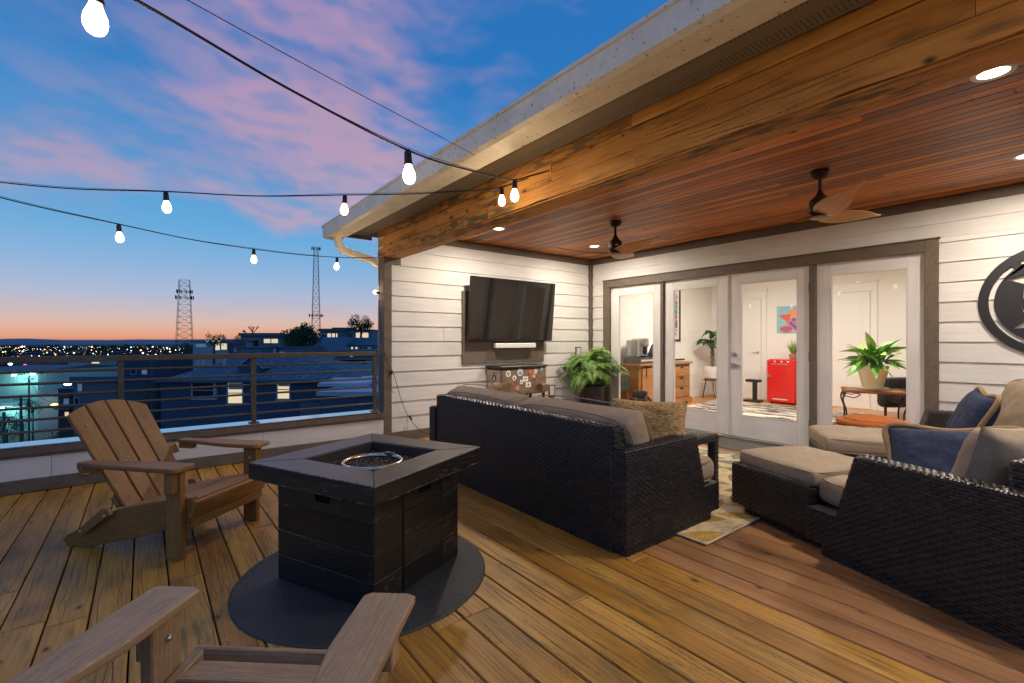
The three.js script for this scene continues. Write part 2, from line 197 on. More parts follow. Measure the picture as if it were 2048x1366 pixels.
{
  // structure walls
  part('wall', [bx(XW - .18, XW - .02, -.3, 2.56, ZW - .18, -2.205, 0)], mSiding, house);
  part('wall', [bx(XW - .16, -4.9, -.3, 2.6, ZW - .18, ZW - .02, 0), bx(-1.1, 3.4, -.3, 2.6, ZW - .18, ZW - .02, 0), bx(-4.9, -1.1, 2.03, 2.6, ZW - .18, ZW - .02, 0)], mSiding, house);
  // lap siding, each board its own mesh: lower edge stands proud of the board below
  const lap = (a, b, y, axis, top = y + .2) => { const L = b - a, h = top - y, g = uvm(cb(axis === 'z' ? .013 : L, h, axis === 'z' ? L : .013, .0015), axis === 'z' ? 2 : 0, R() * 9, R() * 9); const tilt = .068;
    if (axis === 'z') at(g, XW - .004, y + h / 2, (a + b) / 2, 0, 0, tilt); else at(g, (a + b) / 2, y + h / 2, ZW - .004, tilt * -1, 0, 0); part('siding_board', g, mSiding, house); };
  for (let k = -1; k < 12; k++) {
    const y = 2.089 - .18 * k, top = Math.min(y + .2, 2.412); if (y > 2.4) continue;
    const zEnd = y > 2.08 ? -2.41 : -2.298; const cut = { 2: -4.1, 5: -3.0, 9: -4.6, 11: -2.5 }[k];
    if (cut) { lap(-5.675, cut - .002, y, 'z', top); lap(cut + .002, zEnd, y, 'z', top); } else lap(-5.675, zEnd, y, 'z', top);
    const yr = y - .004; if (yr < 2.1) { lap(-5.24, -5.008, yr, 'x', top); const c2 = { 1: .4, 4: 1.1, 7: -.2, 10: .9 }[k]; if (c2) { lap(-1.018, c2 - .002, yr, 'x', top); lap(c2 + .002, 3.38, yr, 'x', top); } else lap(-1.018, 3.38, yr, 'x', top); } else lap(-5.24, 3.38, yr, 'x', top);
  }
  lap(-5.24, 3.38, 2.128, 'x', 2.3);
  // trims
  const tr = (...a) => part('trim', bx(...a), mTrim, house);
  tr(XW - .16, XW + .012, 0, 2.187, -2.298, -2.2); tr(XW + .0125, XW + .016, 2.1, 2.187, -2.41, -2.2);
  tr(XW - .012, XW + .014, 2.41, 2.5, ZW + .002, -2.41); tr(XW + .015, 3.38, 2.41, 2.5, ZW - .012, ZW + .014);
  tr(XW - .005, XW + .013, .1, 2.41, ZW + .0145, ZW + .055); tr(XW + .0135, XW + .056, .1, 2.41, ZW - .005, ZW + .013);
  tr(XW - .01, XW + .022, .003, .103, ZW + .03, 3.1); tr(XW + .0225, -5.008, .003, .103, ZW - .01, ZW + .02); tr(-1.018, 3.38, .003, .103, ZW - .01, ZW + .02);
  tr(-5.008, -4.886, .003, 2.126, ZW - .03, ZW + .024); tr(-1.117, -1.018, .003, 2.126, ZW - .03, ZW + .024); tr(-4.8855, -1.1175, 2.02, 2.126, ZW - .03, ZW + .024); tr(-5.02, -1.006, 2.1265, 2.14, ZW - .02, ZW + .036);
  tr(-3.971, -3.922, .003, 2.0195, ZW - .08, ZW + .008); tr(-2.084, -2.025, .003, 2.0195, ZW - .08, ZW + .008);
  part('threshold', bx(-4.886, -1.117, .0, .018, ZW - .17, ZW + .05), plain(L3(.25, .24, .22), .4, { metalness: .6 }), house);
  // glazed leaves: two sidelights and two doors
  const leaf = (name, x0, x1, g0, g1, y0 = .02) => {
    const gp = new THREE.Group(); gp.name = name; house.add(gp); const za = ZW - .07, zb = ZW - .026;
    part('frame', [bx(x0, g0, y0, 2.018, za, zb), bx(g1, x1, y0, 2.018, za, zb), bx(g0, g1, y0, .287, za, zb, .002, 0), bx(g0, g1, 1.89, 2.018, za, zb, .002, 0),
      bx(g0, g0 + .008, .287, 1.89, zb - .004, zb + .005), bx(g1 - .008, g1, .287, 1.89, zb - .004, zb + .005), bx(g0, g1, .287, .295, zb - .004, zb + .0055), bx(g0, g1, 1.882, 1.89, zb - .004, zb + .0055)], mWhite, gp);
    const p = new THREE.PlaneGeometry(g1 - g0, 1.603); p.translate((g0 + g1) / 2, 1.0885, ZW - .048); part('pane', p, mGlass, gp); return gp;
  };
  leaf('sidelight', -4.884, -3.973, -4.734, -4.106); leaf('sidelight', -2.023, -1.119, -1.886, -1.252);
  const d1 = leaf('door', -3.92, -3.027, -3.779, -3.151), d2 = leaf('door', -3.012, -2.087, -2.845, -2.214);
  part('astragal', [bx(-3.0265, -2.9825, .02, 2.016, ZW - .024, ZW - .012), bx(-3.013, -2.996, .02, 2.016, ZW - .0115, ZW - .002)], mWhite, d1);
  part('deadbolt', [cy(.031, .031, .012, -2.93, 1.02, ZW - .02, Math.PI / 2), cy(.018, .02, .03, -2.93, 1.02, ZW - .002, Math.PI / 2)], mSteel, d2); part('handle', [cy(.033, .033, .012, -2.93, .89, ZW - .02, Math.PI / 2), cy(.011, .011, .05, -2.93, .89, ZW + .004, Math.PI / 2), bc(.12, .018, .014, -2.885, .89, ZW + .03, 0, 0, 0, .005)], mSteel, d2);
  for (const [d, x] of [[d1, -3.924], [d2, -2.088]]) for (const y of [.28, 1.02, 1.78]) part('hinge', cy(.009, .009, .1, x, y, ZW - .018), mIron, d);
  // beam: rough boards over a core
  part('beam_core', bx(-5.46, 3.4, 2.19, 2.56, -2.41, -2.223), mBeam[1], house);
  const rough = (x0, x1, y0, y1, z1) => { let g = new THREE.BoxGeometry(x1 - x0, y1 - y0, .03, Math.ceil((x1 - x0) / .06), 4, 1); const p = g.attributes.position; for (let i = 0; i < p.count; i++) { const X = p.getX(i) + x0, Y = p.getY(i); if (p.getZ(i) > 0) { p.setZ(i, p.getZ(i) + (fb(X * 4 + 30, Y * 20 + y0 * 50, 256, 256, 71, 3) - .5) * .008 - (Math.abs(Y) > (y1 - y0) / 2 - .004 ? .004 : 0)); } if (Y < -(y1 - y0) / 2 + .001) p.setY(i, Y + (y0 < 2.2 ? (fb(X * 5, 3, 256, 256, 75, 3) - .5) * .016 : .002)); }
    g.computeVertexNormals(); g = uvm(g, 0, R() * 9, R() * 9); at(g, (x0 + x1) / 2, (y0 + y1) / 2, z1 - .016); part('beam_board', g, pick(mBeam), house); };
  for (const [y0, y1, zz, cs] of [[2.185, 2.287, -2.198, [-5.464, -3.16, -1.7, .6, 3.4]], [2.29, 2.418, -2.203, [-5.464, -2.4, -.3, 3.4]], [2.421, 2.497, -2.199, [-5.464, -1.72, .9, 3.4]]]) for (let i = 0; i < cs.length - 1; i++) rough(cs[i] + .001, cs[i + 1] - .001, y0, y1, zz);
  part('beam_underside', bx(-5.464, 3.4, 2.176, 2.188, -2.412, -2.226, .002), mBeam[2], house);
  // ceiling planks
  for (let z = -2.413, k = 0; z > ZW + .03; z -= .0865, k++) { let x = XW + .016; while (x < 3.35) { let c = Math.min(3.36, x + rr(1.3, 3.6)); if (c > 2.9) c = 3.36; const w = Math.min(.0835, z - ZW - .02); part('ceiling_plank', at(uvm(cb(c - x - .002, .012, w, .0035), 0, R() * 9, R() * 9), (x + c) / 2, 2.506 + rr(-.0008, .0008), z - w / 2), pick(mCedar), house); x = c; } }
  part('ceiling_deck', bx(XW, 3.4, 2.516, 2.56, ZW, -2.41, 0), mVoid, house);
  // roof, soffit, gutter, downspout
  part('roof', [bx(-5.78, 3.5, 2.62, 2.7, -10, -1.87, .004)], plain(L3(.06, .06, .065), .9), house);
  part('soffit', [bx(-5.77, 3.4, 2.498, 2.51, -2.199, -1.872, 0)], mSoffit, house);
  part('soffit', [bx(-5.77, -5.467, 2.4975, 2.5105, -10, -2.2, 0)], mSoffit, house);
  part('fascia', [bx(-5.77, 3.4, 2.42, 2.62, -1.871, -1.85), bx(-5.79, -5.771, 2.455, 2.62, -2.25, -1.872), bx(-5.79, -5.771, 2.512, 2.62, -10, -2.251)], mTrim, house);
  part('gutter', extX([[-1.849, 2.55], [-1.849, 2.402], [-1.69, 2.402], [-1.66, 2.418], [-1.652, 2.526], [-1.642, 2.53], [-1.642, 2.55], [-1.658, 2.55], [-1.664, 2.53], [-1.672, 2.426], [-1.694, 2.414], [-1.838, 2.414], [-1.838, 2.55]], 9.2, -5.79, .001), mGutter, house);
  part('gutter_end', extX([[-1.849, 2.55], [-1.849, 2.402], [-1.69, 2.402], [-1.66, 2.418], [-1.652, 2.526], [-1.65, 2.55]], .004, -5.7945, 0), mGutter, house);
  const spout = [[-5.62, 2.405, -1.78], [-5.62, 2.33, -1.785], [-5.62, 2.27, -1.83], [-5.6, 2.235, -1.92], [-5.57, 2.195, -2.05], [-5.53, 2.15, -2.19], [-5.52, 2.08, -2.26], [-5.52, 1.9, -2.28], [-5.52, -1, -2.28]];
  const sc2 = new THREE.CatmullRomCurve3(spout.map(V)), ring = Array.from({ length: 33 }, (_, i) => { const a = i / 32 * 6.2832, r = 1 / Math.max(Math.abs(Math.cos(a)) / .05, Math.abs(Math.sin(a)) / .04); return new THREE.Vector2(Math.cos(a) * r * (i % 2 ? 1 : .93), Math.sin(a) * r * (i % 2 ? 1 : .93)); });
  part('downspout', uvm(new THREE.ExtrudeGeometry(new THREE.Shape(ring), { steps: 70, extrudePath: sc2 }), 1), mGutter, house);
  part('corner_post', bx(3.25, 3.4, 0, 2.18, -2.4, -2.25, .004), mTrim, house);
}
// panel behind the television, outlets
const tvPanel = one('mounting_panel', 'flat taupe backing panel behind the wall television', 'panel', [bx(-.012, .012, .888, 1.848, -4.68, -3.262)], mTrim, [XW + .018, 0, 0]);

// ---------- parapet and railing ----------
{
  const p = thing('parapet_wall', 'low beige parapet with brown coping under the railing', 'parapet', [XW, 0, 0]);
  const zs = [-2.2, -.93, .6, 2.1, 3.1]; for (let i = 0; i < 4; i++) part('panel', bx(-.16, .008, .105, .276, zs[i] + .0012, zs[i + 1] - .0012, .002), mSiding, p);
  part('core', bx(-.17, -.012, -.3, .27, -2.2, 3.1, 0), mVoid, p);
  part('fascia_board', [bx(-.012, .02, .277, .297, -2.2, 3.1), bx(-.012, .03, .2975, .362, -2.21, 3.1, .004)], mTrim, p);
  part('coping', [bx(-.2, .034, .3625, .372, -2.19, 3.1, .002), bx(-.202, -.2, .25, .37, -2.19, 3.1, .001)], plain(L3(.75, .76, .78), .14, { metalness: 1 }), p);
  const mRail = mk({ map: grit.map, color: L3(.12, .095, .07), roughness: .45, metalness: .2 });
  const r = thing('deck_railing', 'brown metal railing with six thin horizontal bars', 'railing', [XW - .055, .372, 0]);
  part('top_rail', bx(-.032, .032, .648, .697, -2.13, 3.1, .004), mRail, r);
  for (let k = 0; k < 6; k++) part('bar', rod([0, .574 - .0959 * k, -2.1], [0, .574 - .0959 * k, 3.1], .0105, 8), mRail, r);
  for (const z of [-2.115, -.86, .17, 1.25, 2.35]) { const q = part('post', bx(-.02, .02, 0, .655, z - .02, z + .02, .003), mRail, r); part('base_plate', bx(-.04, .04, .0, .008, z - .045, z + .045, .002), mRail, q); }
  part('base_plate', bx(.09, .12, -.002, .006, -2.19, -2.15), mIron, r);
}

// ---------- recessed ceiling lights ----------
const mLens = plain('#ffffff', .5, { emissive: '#fff0d8', emissiveIntensity: 9 });
for (const [x, z, lab] of [[-4.44, -3.25, 'recessed ceiling light near beam above sofa end'], [-4.46, -4.9, 'recessed ceiling light near television corner'], [-.38, -3.25, 'recessed ceiling light near beam beyond second fan'], [-.4, -4.9, 'recessed ceiling light above the star emblem wall'], [2.4, -3.25, 'recessed ceiling light near beam at far porch end'], [2.4, -4.9, 'recessed ceiling light by house wall at far porch end']]) {
  const t = thing('recessed_light', lab, 'ceiling light', [x, 2.5, z]);
  part('ring', lathe([[.058, -.001], [.06, -.006], [.08, -.007], [.083, 0]], 28), mWhite, t);
  part('lens', at(new THREE.CircleGeometry(.059, 28), 0, -.002, 0, Math.PI / 2), mLens, t);
  const l = new THREE.RectAreaLight('#fff0de', 960, .11, .11); l.position.set(0, -.009, 0); l.rotation.x = -Math.PI / 2; t.add(l);
}

// ---------- wicker and cushions ----------
const mWick = mk({ color: L3(.022, .018, .018), roughness: .36 }), mWickCore = plain(L3(.022, .0175, .017), .5);
const strandGeo = (() => { const P = [], I = [], nu = 6; for (let i = 0; i <= nu; i++) { const s = i / nu - .5; for (let j = 0; j < 3; j++) { P.push(s * .048, (j - 1) * .0071, .0078 * Math.cos(s * 3.1) - .003 + (j === 1 ? .0024 : 0)); } } for (let i = 0; i < nu; i++) for (let j = 0; j < 2; j++) { const a = i * 3 + j; I.push(a, a + 3, a + 4, a, a + 4, a + 1); } const g = new THREE.BufferGeometry(); g.setAttribute('position', new THREE.Float32BufferAttribute(P, 3)); g.setIndex(I); g.computeVertexNormals(); g.setAttribute('uv', new THREE.Float32BufferAttribute(new Float32Array(P.length / 3 * 2), 2)); return g; })();
const inPoly = (x, y, p) => { let c = false; for (let i = 0, j = p.length - 1; i < p.length; j = i++) if ((p[i][1] > y) !== (p[j][1] > y) && x < (p[j][0] - p[i][0]) * (y - p[i][1]) / (p[j][1] - p[i][1]) + p[i][0]) c = !c; return c; };
function weave(parent, faces, m = mWick) {   // faces: origin, u, v (unit), width, height, optional outline in (u, v)
  const M = []; const u = new THREE.Vector3(), v = new THREE.Vector3(), n = new THREE.Vector3();
  for (const [o, ua, va, w, h, poly] of faces) { u.set(...ua).normalize(); v.set(...va).normalize(); n.crossVectors(u, v);
    const rows = Math.max(1, Math.round(h / .0155)), cols = Math.max(1, Math.round(w / .0445)), dv = h / rows, du = w / cols;
    for (let j = 0; j < rows; j++) for (let i = 0; i < cols + (j & 1); i++) { let s0 = (i - (j & 1 ? .5 : 0)) * du, s1 = Math.min(w, s0 + du); s0 = Math.max(0, s0); const t = (j + .5) * dv + rr(-.0006, .0006);
      if (poly) { const st = du / 12; while (s0 < s1 && !inPoly(s0, t, poly)) s0 += st; while (s1 > s0 && !inPoly(s1, t, poly)) s1 -= st; } const sl = s1 - s0, s = (s0 + s1) / 2; if (sl < .006) continue;
      const mm = new THREE.Matrix4().makeBasis(u, v, n); mm.scale(new THREE.Vector3(sl / .0445 * (sl < .03 ? .95 : rr(.95, 1.04)), dv / .0155, rr(.8, 1.15) * Math.min(1, .4 + sl / .05))); mm.setPosition(o[0] + u.x * s + v.x * t, o[1] + u.y * s + v.y * t, o[2] + u.z * s + v.z * t); M.push(mm); } }
  const im = new THREE.InstancedMesh(strandGeo, m, M.length); const c = new THREE.Color(); M.forEach((a, i) => { im.setMatrixAt(i, a); const k = rr(.55, 1.35); im.setColorAt(i, c.setRGB(k, k, k)); }); im.name = 'weave'; im.userData.kind = 'stuff'; im.castShadow = im.receiveShadow = true; parent.add(im); return im;
}
const X1 = [1, 0, 0], Y1 = [0, 1, 0], Z1 = [0, 0, 1], NX = [-1, 0, 0], NZ = [0, 0, -1];
function wickerSeat(name, label, cat, w, pos, ry, group) {
  const t = thing(name, label, cat, pos, ry, group), a = w / 2, e = .006;
  const back = part('backrest', bx(-a + .1, a - .1, .0, .7, -.13, -.02, .01), mWickCore, t);
  weave(back, [[[-a + .1, 0, -.02 + e], X1, Y1, w - .2, .7], [[-a + .1, .7 + e, -.02], X1, NZ, w - .2, .11], [[a - .1 + e, .59, -.02], NZ, Y1, .11, .11], [[-a + .1 - e, .59, -.13], Z1, Y1, .11, .11]]);
  const prof = [[0, .07], [0, .59], [-.70, .59], [-.80, .25], [-.975, .25], [-.975, .07]];
  for (const s of [-1, 1]) {
    const g = ext(prof.map(([z, y]) => [-z, y]), .1, .006); g.applyMatrix4(_m.makeBasis(V(NZ), V(Y1), V(X1))); g.translate(s > 0 ? a - .1 : -a, 0, 0);
    const arm = part('arm', uvm(g), mWickCore, t); const sx = s * (a + e);
    weave(arm, [s > 0 ? [[sx, .07, 0], NZ, Y1, .975, .52, prof.map(([z, y]) => [-z, y - .07])] : [[sx, .07, -.975], Z1, Y1, .975, .52, prof.map(([z, y]) => [z + .975, y - .07])],
      [[s > 0 ? a - .1 : -a, .59 + e, 0], X1, NZ, .1, .7], [[s > 0 ? a - .1 : -a, .07, e], X1, Y1, .1, .52], [[s > 0 ? a : -a + .1, .25, -.80 - e], NX, [0, .34, .1], .1, .354]]);
  }
  const base = part('seat_base', bx(-a + .1, a - .1, .07, .25, -.97, -.13, .006), mWickCore, t);
  weave(base, [[[a, .07, -.975 - e], NX, Y1, w, .18]]);
  const pl = part('plinth', bx(-a + .02, a - .02, 0, .075, -.9, -.03, .003), mWickCore, t); weave(pl, [[[a - .02 + e, 0, -.03], NZ, Y1, .87, .075], [[-a + .02 - e, 0, -.9], Z1, Y1, .87, .075], [[-a + .02, 0, -.024], X1, Y1, w - .04, .07]]);
  return t;
}
function wickerBlock(name, label, cat, w, d, top, pos, ry, group) {
  const t = thing(name, label, cat, pos, ry, group), e = .006, a = w / 2, b = d / 2;
  const body = part('body', bx(-a, a, .07, top, -b, b, .008), mWickCore, t);
  weave(body, [[[-a, .07, b + e], X1, Y1, w, top - .07], [[a, .07, -b - e], NX, Y1, w, top - .07], [[a + e, .07, b], NZ, Y1, d, top - .07], [[-a - e, .07, -b], Z1, Y1, d, top - .07], [[-a, top + e, b], X1, NZ, w, .04], [[-a, top + e, -b + .04], X1, NZ, w, .04], [[-a, top + e, b - .04], X1, NZ, .04, d - .08], [[a - .04, top + e, b - .04], X1, NZ, .04, d - .08]]);
  const pl = part('plinth', bx(-a + .06, a - .06, 0, .075, -b + .06, b - .06), mWickCore, t); weave(pl, [[[-a + .06, 0, b - .054], X1, Y1, w - .12, .075], [[-a + .054, 0, -b + .06], Z1, Y1, d - .12, .075]]);
  return t;
}
const fabric = (c, o = {}) => mk({ map: tFab.map, bumpMap: tFab.bump, bumpScale: .0012, color: c, roughness: .92, ...o });
const mTan = fabric(L3(.46, .345, .235)), mTan2 = fabric(L3(.5, .39, .275)), mPiping = fabric(L3(.36, .235, .12), { map: grit.map });
const mBlue = mk({ map: tVelvet.map, bumpMap: tVelvet.bump, bumpScale: .002, color: L3(.018, .037, .11), roughness: .85 });
const mWoven = mk({ map: tex(256, 256, .25, .25, (u, v) => { const n = fb(u * 14, v * 70, 14, 70, 55, 3), m = fb(u * 60, v * 60, 60, 60, 57, 2), k = .5 + (n - .5) * 1.5 + (m - .5) * .6; return [...mixc([112, 86, 52], [214, 188, 142], clamp(k)), k]; }).map, color: '#efe6d6', roughness: .95 });
function cushionGeo(w, h, d, r, seed, bulge = .02, wr = .01) {   // box cushion w(x) h(y) d(z), bulging both big faces along its thinnest axis y
  let g = new THREE.BoxGeometry(w, h, d, 22, 6, 22); const p = g.attributes.position, v = new THREE.Vector3(), c = new THREE.Vector3();
  for (let i = 0; i < p.count; i++) { v.fromBufferAttribute(p, i); const sx = v.x / w * 2, sz = v.z / d * 2; c.set(clamp(v.x, -w / 2 + r, w / 2 - r), clamp(v.y, -h / 2 + r, h / 2 - r), clamp(v.z, -d / 2 + r, d / 2 - r)); v.sub(c); if (v.lengthSq() > 0) v.setLength(r); v.add(c);
    const b = (1 - sx * sx) * (1 - sz * sz); v.y += Math.sign(v.y) * bulge * b * Math.min(1, Math.abs(v.y) / (h / 2 - .001)); const n = (fb(v.x * 9 + 20 + seed, v.z * 9 + v.y * 5, 256, 256, seed, 3) - .5); v.y += n * wr * 2; v.x += n * wr; v.z -= n * wr; p.setXYZ(i, v.x, v.y, v.z); }
  g.computeVertexNormals(); return uvm(g, 0, seed, 0);
}
function cushion(label, w, h, d, pos, rot, m, seed, group, name = 'cushion', o = {}) {
  const t = thing(name, label, name === 'cushion' ? 'cushion' : 'pillow', pos, 0, group); t.rotation.set(...rot, 'YXZ');
  const gs = cushionGeo(w, h, d, o.r ?? h * .36, seed, o.bulge ?? .02, o.wr); const q = part('cover', gs, m, t);
  if (o.zip !== 0) { const r = o.r ?? h * .36; for (const y of [-1, 1]) { const yy = y * (h / 2 - r * .32), a = w / 2 - r * .28, b = d / 2 - r * .28, k = r * .8; part('piping', tube([[-a + k, yy, -b], [a - k, yy, -b], [a, yy, -b + k], [a, yy, b - k], [a - k, yy, b], [-a + k, yy, b], [-a, yy, b - k], [-a, yy, -b + k]], .004, 90, 5, true), m, q); } }
  return t;
}
function pillowGeo(w, h, t, seed) { const N = 20, P = [], I = []; for (const s of [1, -1]) for (let j = 0; j <= N; j++) for (let i = 0; i <= N; i++) { const u = i / N * 2 - 1, v = j / N * 2 - 1, e = (1 - u ** 4) * (1 - v ** 4), pin = 1 - .07 * (1 - u * u) * v * v - 0, pin2 = 1 - .07 * (1 - v * v) * u * u; P.push(u * w / 2 * pin2, v * h / 2 * pin, s * (t / 2 * Math.sqrt(Math.max(0, e)) + (fb(u * 4 + 9 + seed, v * 4 + s * 3 + 9, 256, 256, seed, 3) - .5) * .03 * e)); }
  const K = (N + 1) ** 2; for (let s = 0; s < 2; s++) for (let j = 0; j < N; j++) for (let i = 0; i < N; i++) { const a = s * K + j * (N + 1) + i, b = a + 1, c = a + N + 1, d = c + 1; s ? I.push(a, c, b, b, c, d) : I.push(a, b, c, b, d, c); } const g = new THREE.BufferGeometry(); g.setAttribute('position', new THREE.Float32BufferAttribute(P, 3)); g.setIndex(I); g.computeVertexNormals(); return uvm(g, 0, seed, 0); }
function pillow(label, w, h, t, pos, rot, m, seed, trim, group) {
  const g = thing('throw_pillow', label, 'pillow', pos, 0, group); g.rotation.set(...rot, 'YXZ'); const c = part('cover', pillowGeo(w, h, t, seed), m, g);
  if (trim) { const a = w / 2, b = h / 2; part('trim_edge', tube([[-a, -b, 0], [0, -b * .93, 0], [a, -b, 0], [a * .93, 0, 0], [a, b, 0], [0, b * .93, 0], [-a, b, 0], [-a * .93, 0, 0]], .017, 90, 7, true), trim, c); } return g;
}
// sofa with its back to the fire table
wickerSeat('wicker_sofa', 'long dark wicker sofa with its back to the fire table', 'sofa', 2.242, [-2.781, 0, -2.07], 0);
cushion('long taupe seat cushion on sofa beside the low wicker table', 1.0, .16, .72, [-2.175, .335, -2.7], [0, 0, 0], mTan, 3);
cushion('taupe seat cushion on sofa half toward the parapet', 1.0, .16, .72, [-3.24, .335, -2.7], [0, 0, 0], mTan, 4);
cushion('taupe back cushion on sofa half toward the parapet', 1.04, .2, .46, [-3.29, .55, -2.32], [-1.22, 0, 0], mTan, 5, null, 'cushion', { r: .06, bulge: .035, wr: .02 });
cushion('taupe back cushion leaning beside the woven straw pillow', 1.04, .2, .46, [-2.23, .55, -2.32], [-1.22, 0, 0], mTan, 6, null, 'cushion', { r: .06, bulge: .035, wr: .02 });
pillow('coarse straw coloured woven pillow at open sofa arm', .5, .42, .16, [-1.92, .6, -2.62], [-.25, .5, 0], mWoven, 7);
pillow('straw coloured woven pillow peeking over sofa end by cooler', .44, .42, .15, [-3.52, .615, -2.56], [-.3, -.3, .1], mWoven, 8);
// armchairs and ottomans
const TB = 69.5 * Math.PI / 180, TC = 121.5 * Math.PI / 180;
const rot2 = (x, z, t, P) => [P[0] + x * Math.cos(t) + z * Math.sin(t), P[1] - x * Math.sin(t) + z * Math.cos(t)];
const PB = [-.024, -3.104], PC = [-.195, -5.29], pos2 = (x, y, z, t, P) => { const q = rot2(x, z, t, P); return [q[0], y, q[1]]; };
wickerSeat('wicker_armchair', 'dark wicker armchair holding tan pillow, side panel toward deck', 'armchair', .95, [PB[0], 0, PB[1]], TB);
wickerSeat('wicker_armchair', 'dark wicker armchair against house wall under the star emblem', 'armchair', .95, [PC[0], 0, PC[1]], TC);
cushion('taupe seat cushion of armchair nearest the open deck', .74, .15, .74, pos2(0, .33, -.65, TB, PB), [0, TB, 0], mTan2, 11);
cushion('taupe seat cushion of armchair by house wall', .74, .15, .74, pos2(0, .33, -.65, TC, PC), [0, TC, 0], mTan2, 12);
cushion('taupe back cushion of armchair by house wall', .74, .18, .5, pos2(0, .64, -.2, TC, PC), [-1.3, TC, 0], mTan2, 13, null, 'cushion', { r: .07, bulge: .03, wr: .012 });
wickerBlock('wicker_ottoman', 'dark wicker ottoman pushed against armchair at rug corner', 'ottoman', .6, .6, .337, [-1.288, 0, -3.436], TB);
cushion('flat taupe cushion on ottoman at rug corner', .58, .1, .6, [-1.27, .385, -3.45], [0, TB, 0], mTan2, 14, null, 'cushion', { bulge: .012 });
wickerBlock('wicker_ottoman', 'dark wicker ottoman in front of house wall armchair', 'ottoman', .6, .6, .32, [pos2(0, 0, -1.295, TC, PC)[0], 0, pos2(0, 0, -1.295, TC, PC)[2]], TC);
cushion('plump taupe cushion on ottoman near glazed doors', .62, .13, .64, pos2(0, .383, -1.295, TC, PC), [0, TC, 0], mTan2, 15, null, 'cushion', { bulge: .02 });
pillow('navy velvet pillow with tan trim lying across armchair arm', .58, .4, .17, pos2(.2, .52, -.66, TB, PB), [-.5, TB - 1.2, .1], mBlue, 21, mPiping);
pillow('plain tan pillow leaning in armchair nearest the open deck', .5, .48, .2, pos2(-.08, .58, -.3, TB, PB), [-.28, TB + Math.PI - .1, .05], mTan2, 22);
pillow('navy velvet pillow with tan trim on house wall armchair', .46, .44, .16, pos2(-.06, .6, -.62, TC, PC), [-.4, TC + Math.PI - .15, -.08], mBlue, 23, mPiping);
{ // low wicker table
  const t = thing('wicker_coffee_table', 'low dark wicker coffee table in front of the sofa', 'coffee table', [-2.5, 0, -3.52]);
  const top = part('tabletop', bx(-.46, .46, .375, .42, -.22, .22, .006), mWickCore, t); weave(top, [[[-.46, .426, .22], X1, NZ, .92, .44], [[-.46, .375, .226], X1, Y1, .92, .045], [[.466, .375, .22], NZ, Y1, .44, .045]]);
  for (const x of [-.43, .43]) for (const z of [-.19, .19]) { const l = part('leg', bx(x - .028, x + .028, 0, .375, z - .028, z + .028, .004), mWickCore, t); weave(l, [[[x - .028, 0, z + .034], X1, Y1, .056, .375], [[x + .034, 0, z + .028], NZ, Y1, .056, .375]]); }
}
// patterned outdoor rug
{
  const r = rng(61), Lf = []; for (let j = 0; j < 9; j++) for (let i = 0; i < 9; i++) Lf.push([(i + .5 + (j & 1 ? .25 : -.25)) / 9 + (r() - .5) * .03, (j + .5) / 9 + (r() - .5) * .03, r() * 3.14, .055 + r() * .03, r() < .5]);
  const t = tex(640, 640, 2.4, 2.4, (u, v) => { let c = [222, 208, 178], h = .25; const n = fb(u * 90, v * 90, 90, 90, 63, 2), zone = fb(u * 3, v * 3, 3, 3, 65, 3) + (.5 - v) * 1.1;
    for (let z = 0; z < Lf.length; z++) { const E = Lf[z], ang = E[2], s = E[3]; let du = u - E[0]; du -= Math.round(du); let dv = v - E[1]; dv -= Math.round(dv); if (du * du + dv * dv > .009) continue; const x = du * Math.cos(ang) + dv * Math.sin(ang), y = -du * Math.sin(ang) + dv * Math.cos(ang); const q = Math.abs(y) - s * .38 * (1 - (x / s) ** 2); if (Math.abs(x) < s && q < 0) { const vein = Math.abs(y) < .0025 || Math.abs(((x - Math.abs(y) * 1.2) * 70) % 1) < .2; c = zone > .62 ? [104, 140, 150] : zone > .5 ? [150, 140, 120] : [196, 156, 66]; if (vein) c = mixc(c, [222, 208, 178], .5); h = vein ? .5 : .85; } }
    const k = 1 + (n - .5) * .24; return [c[0] * k, c[1] * k, c[2] * k, h + (n - .5) * .3]; });
  const rug = thing('outdoor_rug', 'cream outdoor rug with ochre and blue leaf pattern', 'rug', [-2.72, .002, -3.74]);
  const g = uvm(cb(2.46, .01, 2.3, .004), 0, 0, 1.2 - .37); part('pile', at(g, 0, .006, 0), mk({ map: t.map, bumpMap: t.bump, bumpScale: .006, roughness: .95, color: '#e8e0d0' }), rug); part('binding', [bx(-1.24, 1.24, .002, .013, 1.15, 1.162), bx(1.23, 1.242, .002, .013, -1.15, 1.15)], plain(L3(.55, .48, .36), .9), rug);
}
one('door_mat', 'grey ribbed mat outside the glazed doors', 'door mat', [bx(-.62, .62, .001, .009, -.28, .28), ...Array.from({ length: 40 }, (_, i) => bc(.008, .006, .54, -.6 + i * .0308, .011, 0))], plain(L3(.12, .115, .105), .95), [-2.42, 0, -5.35]);
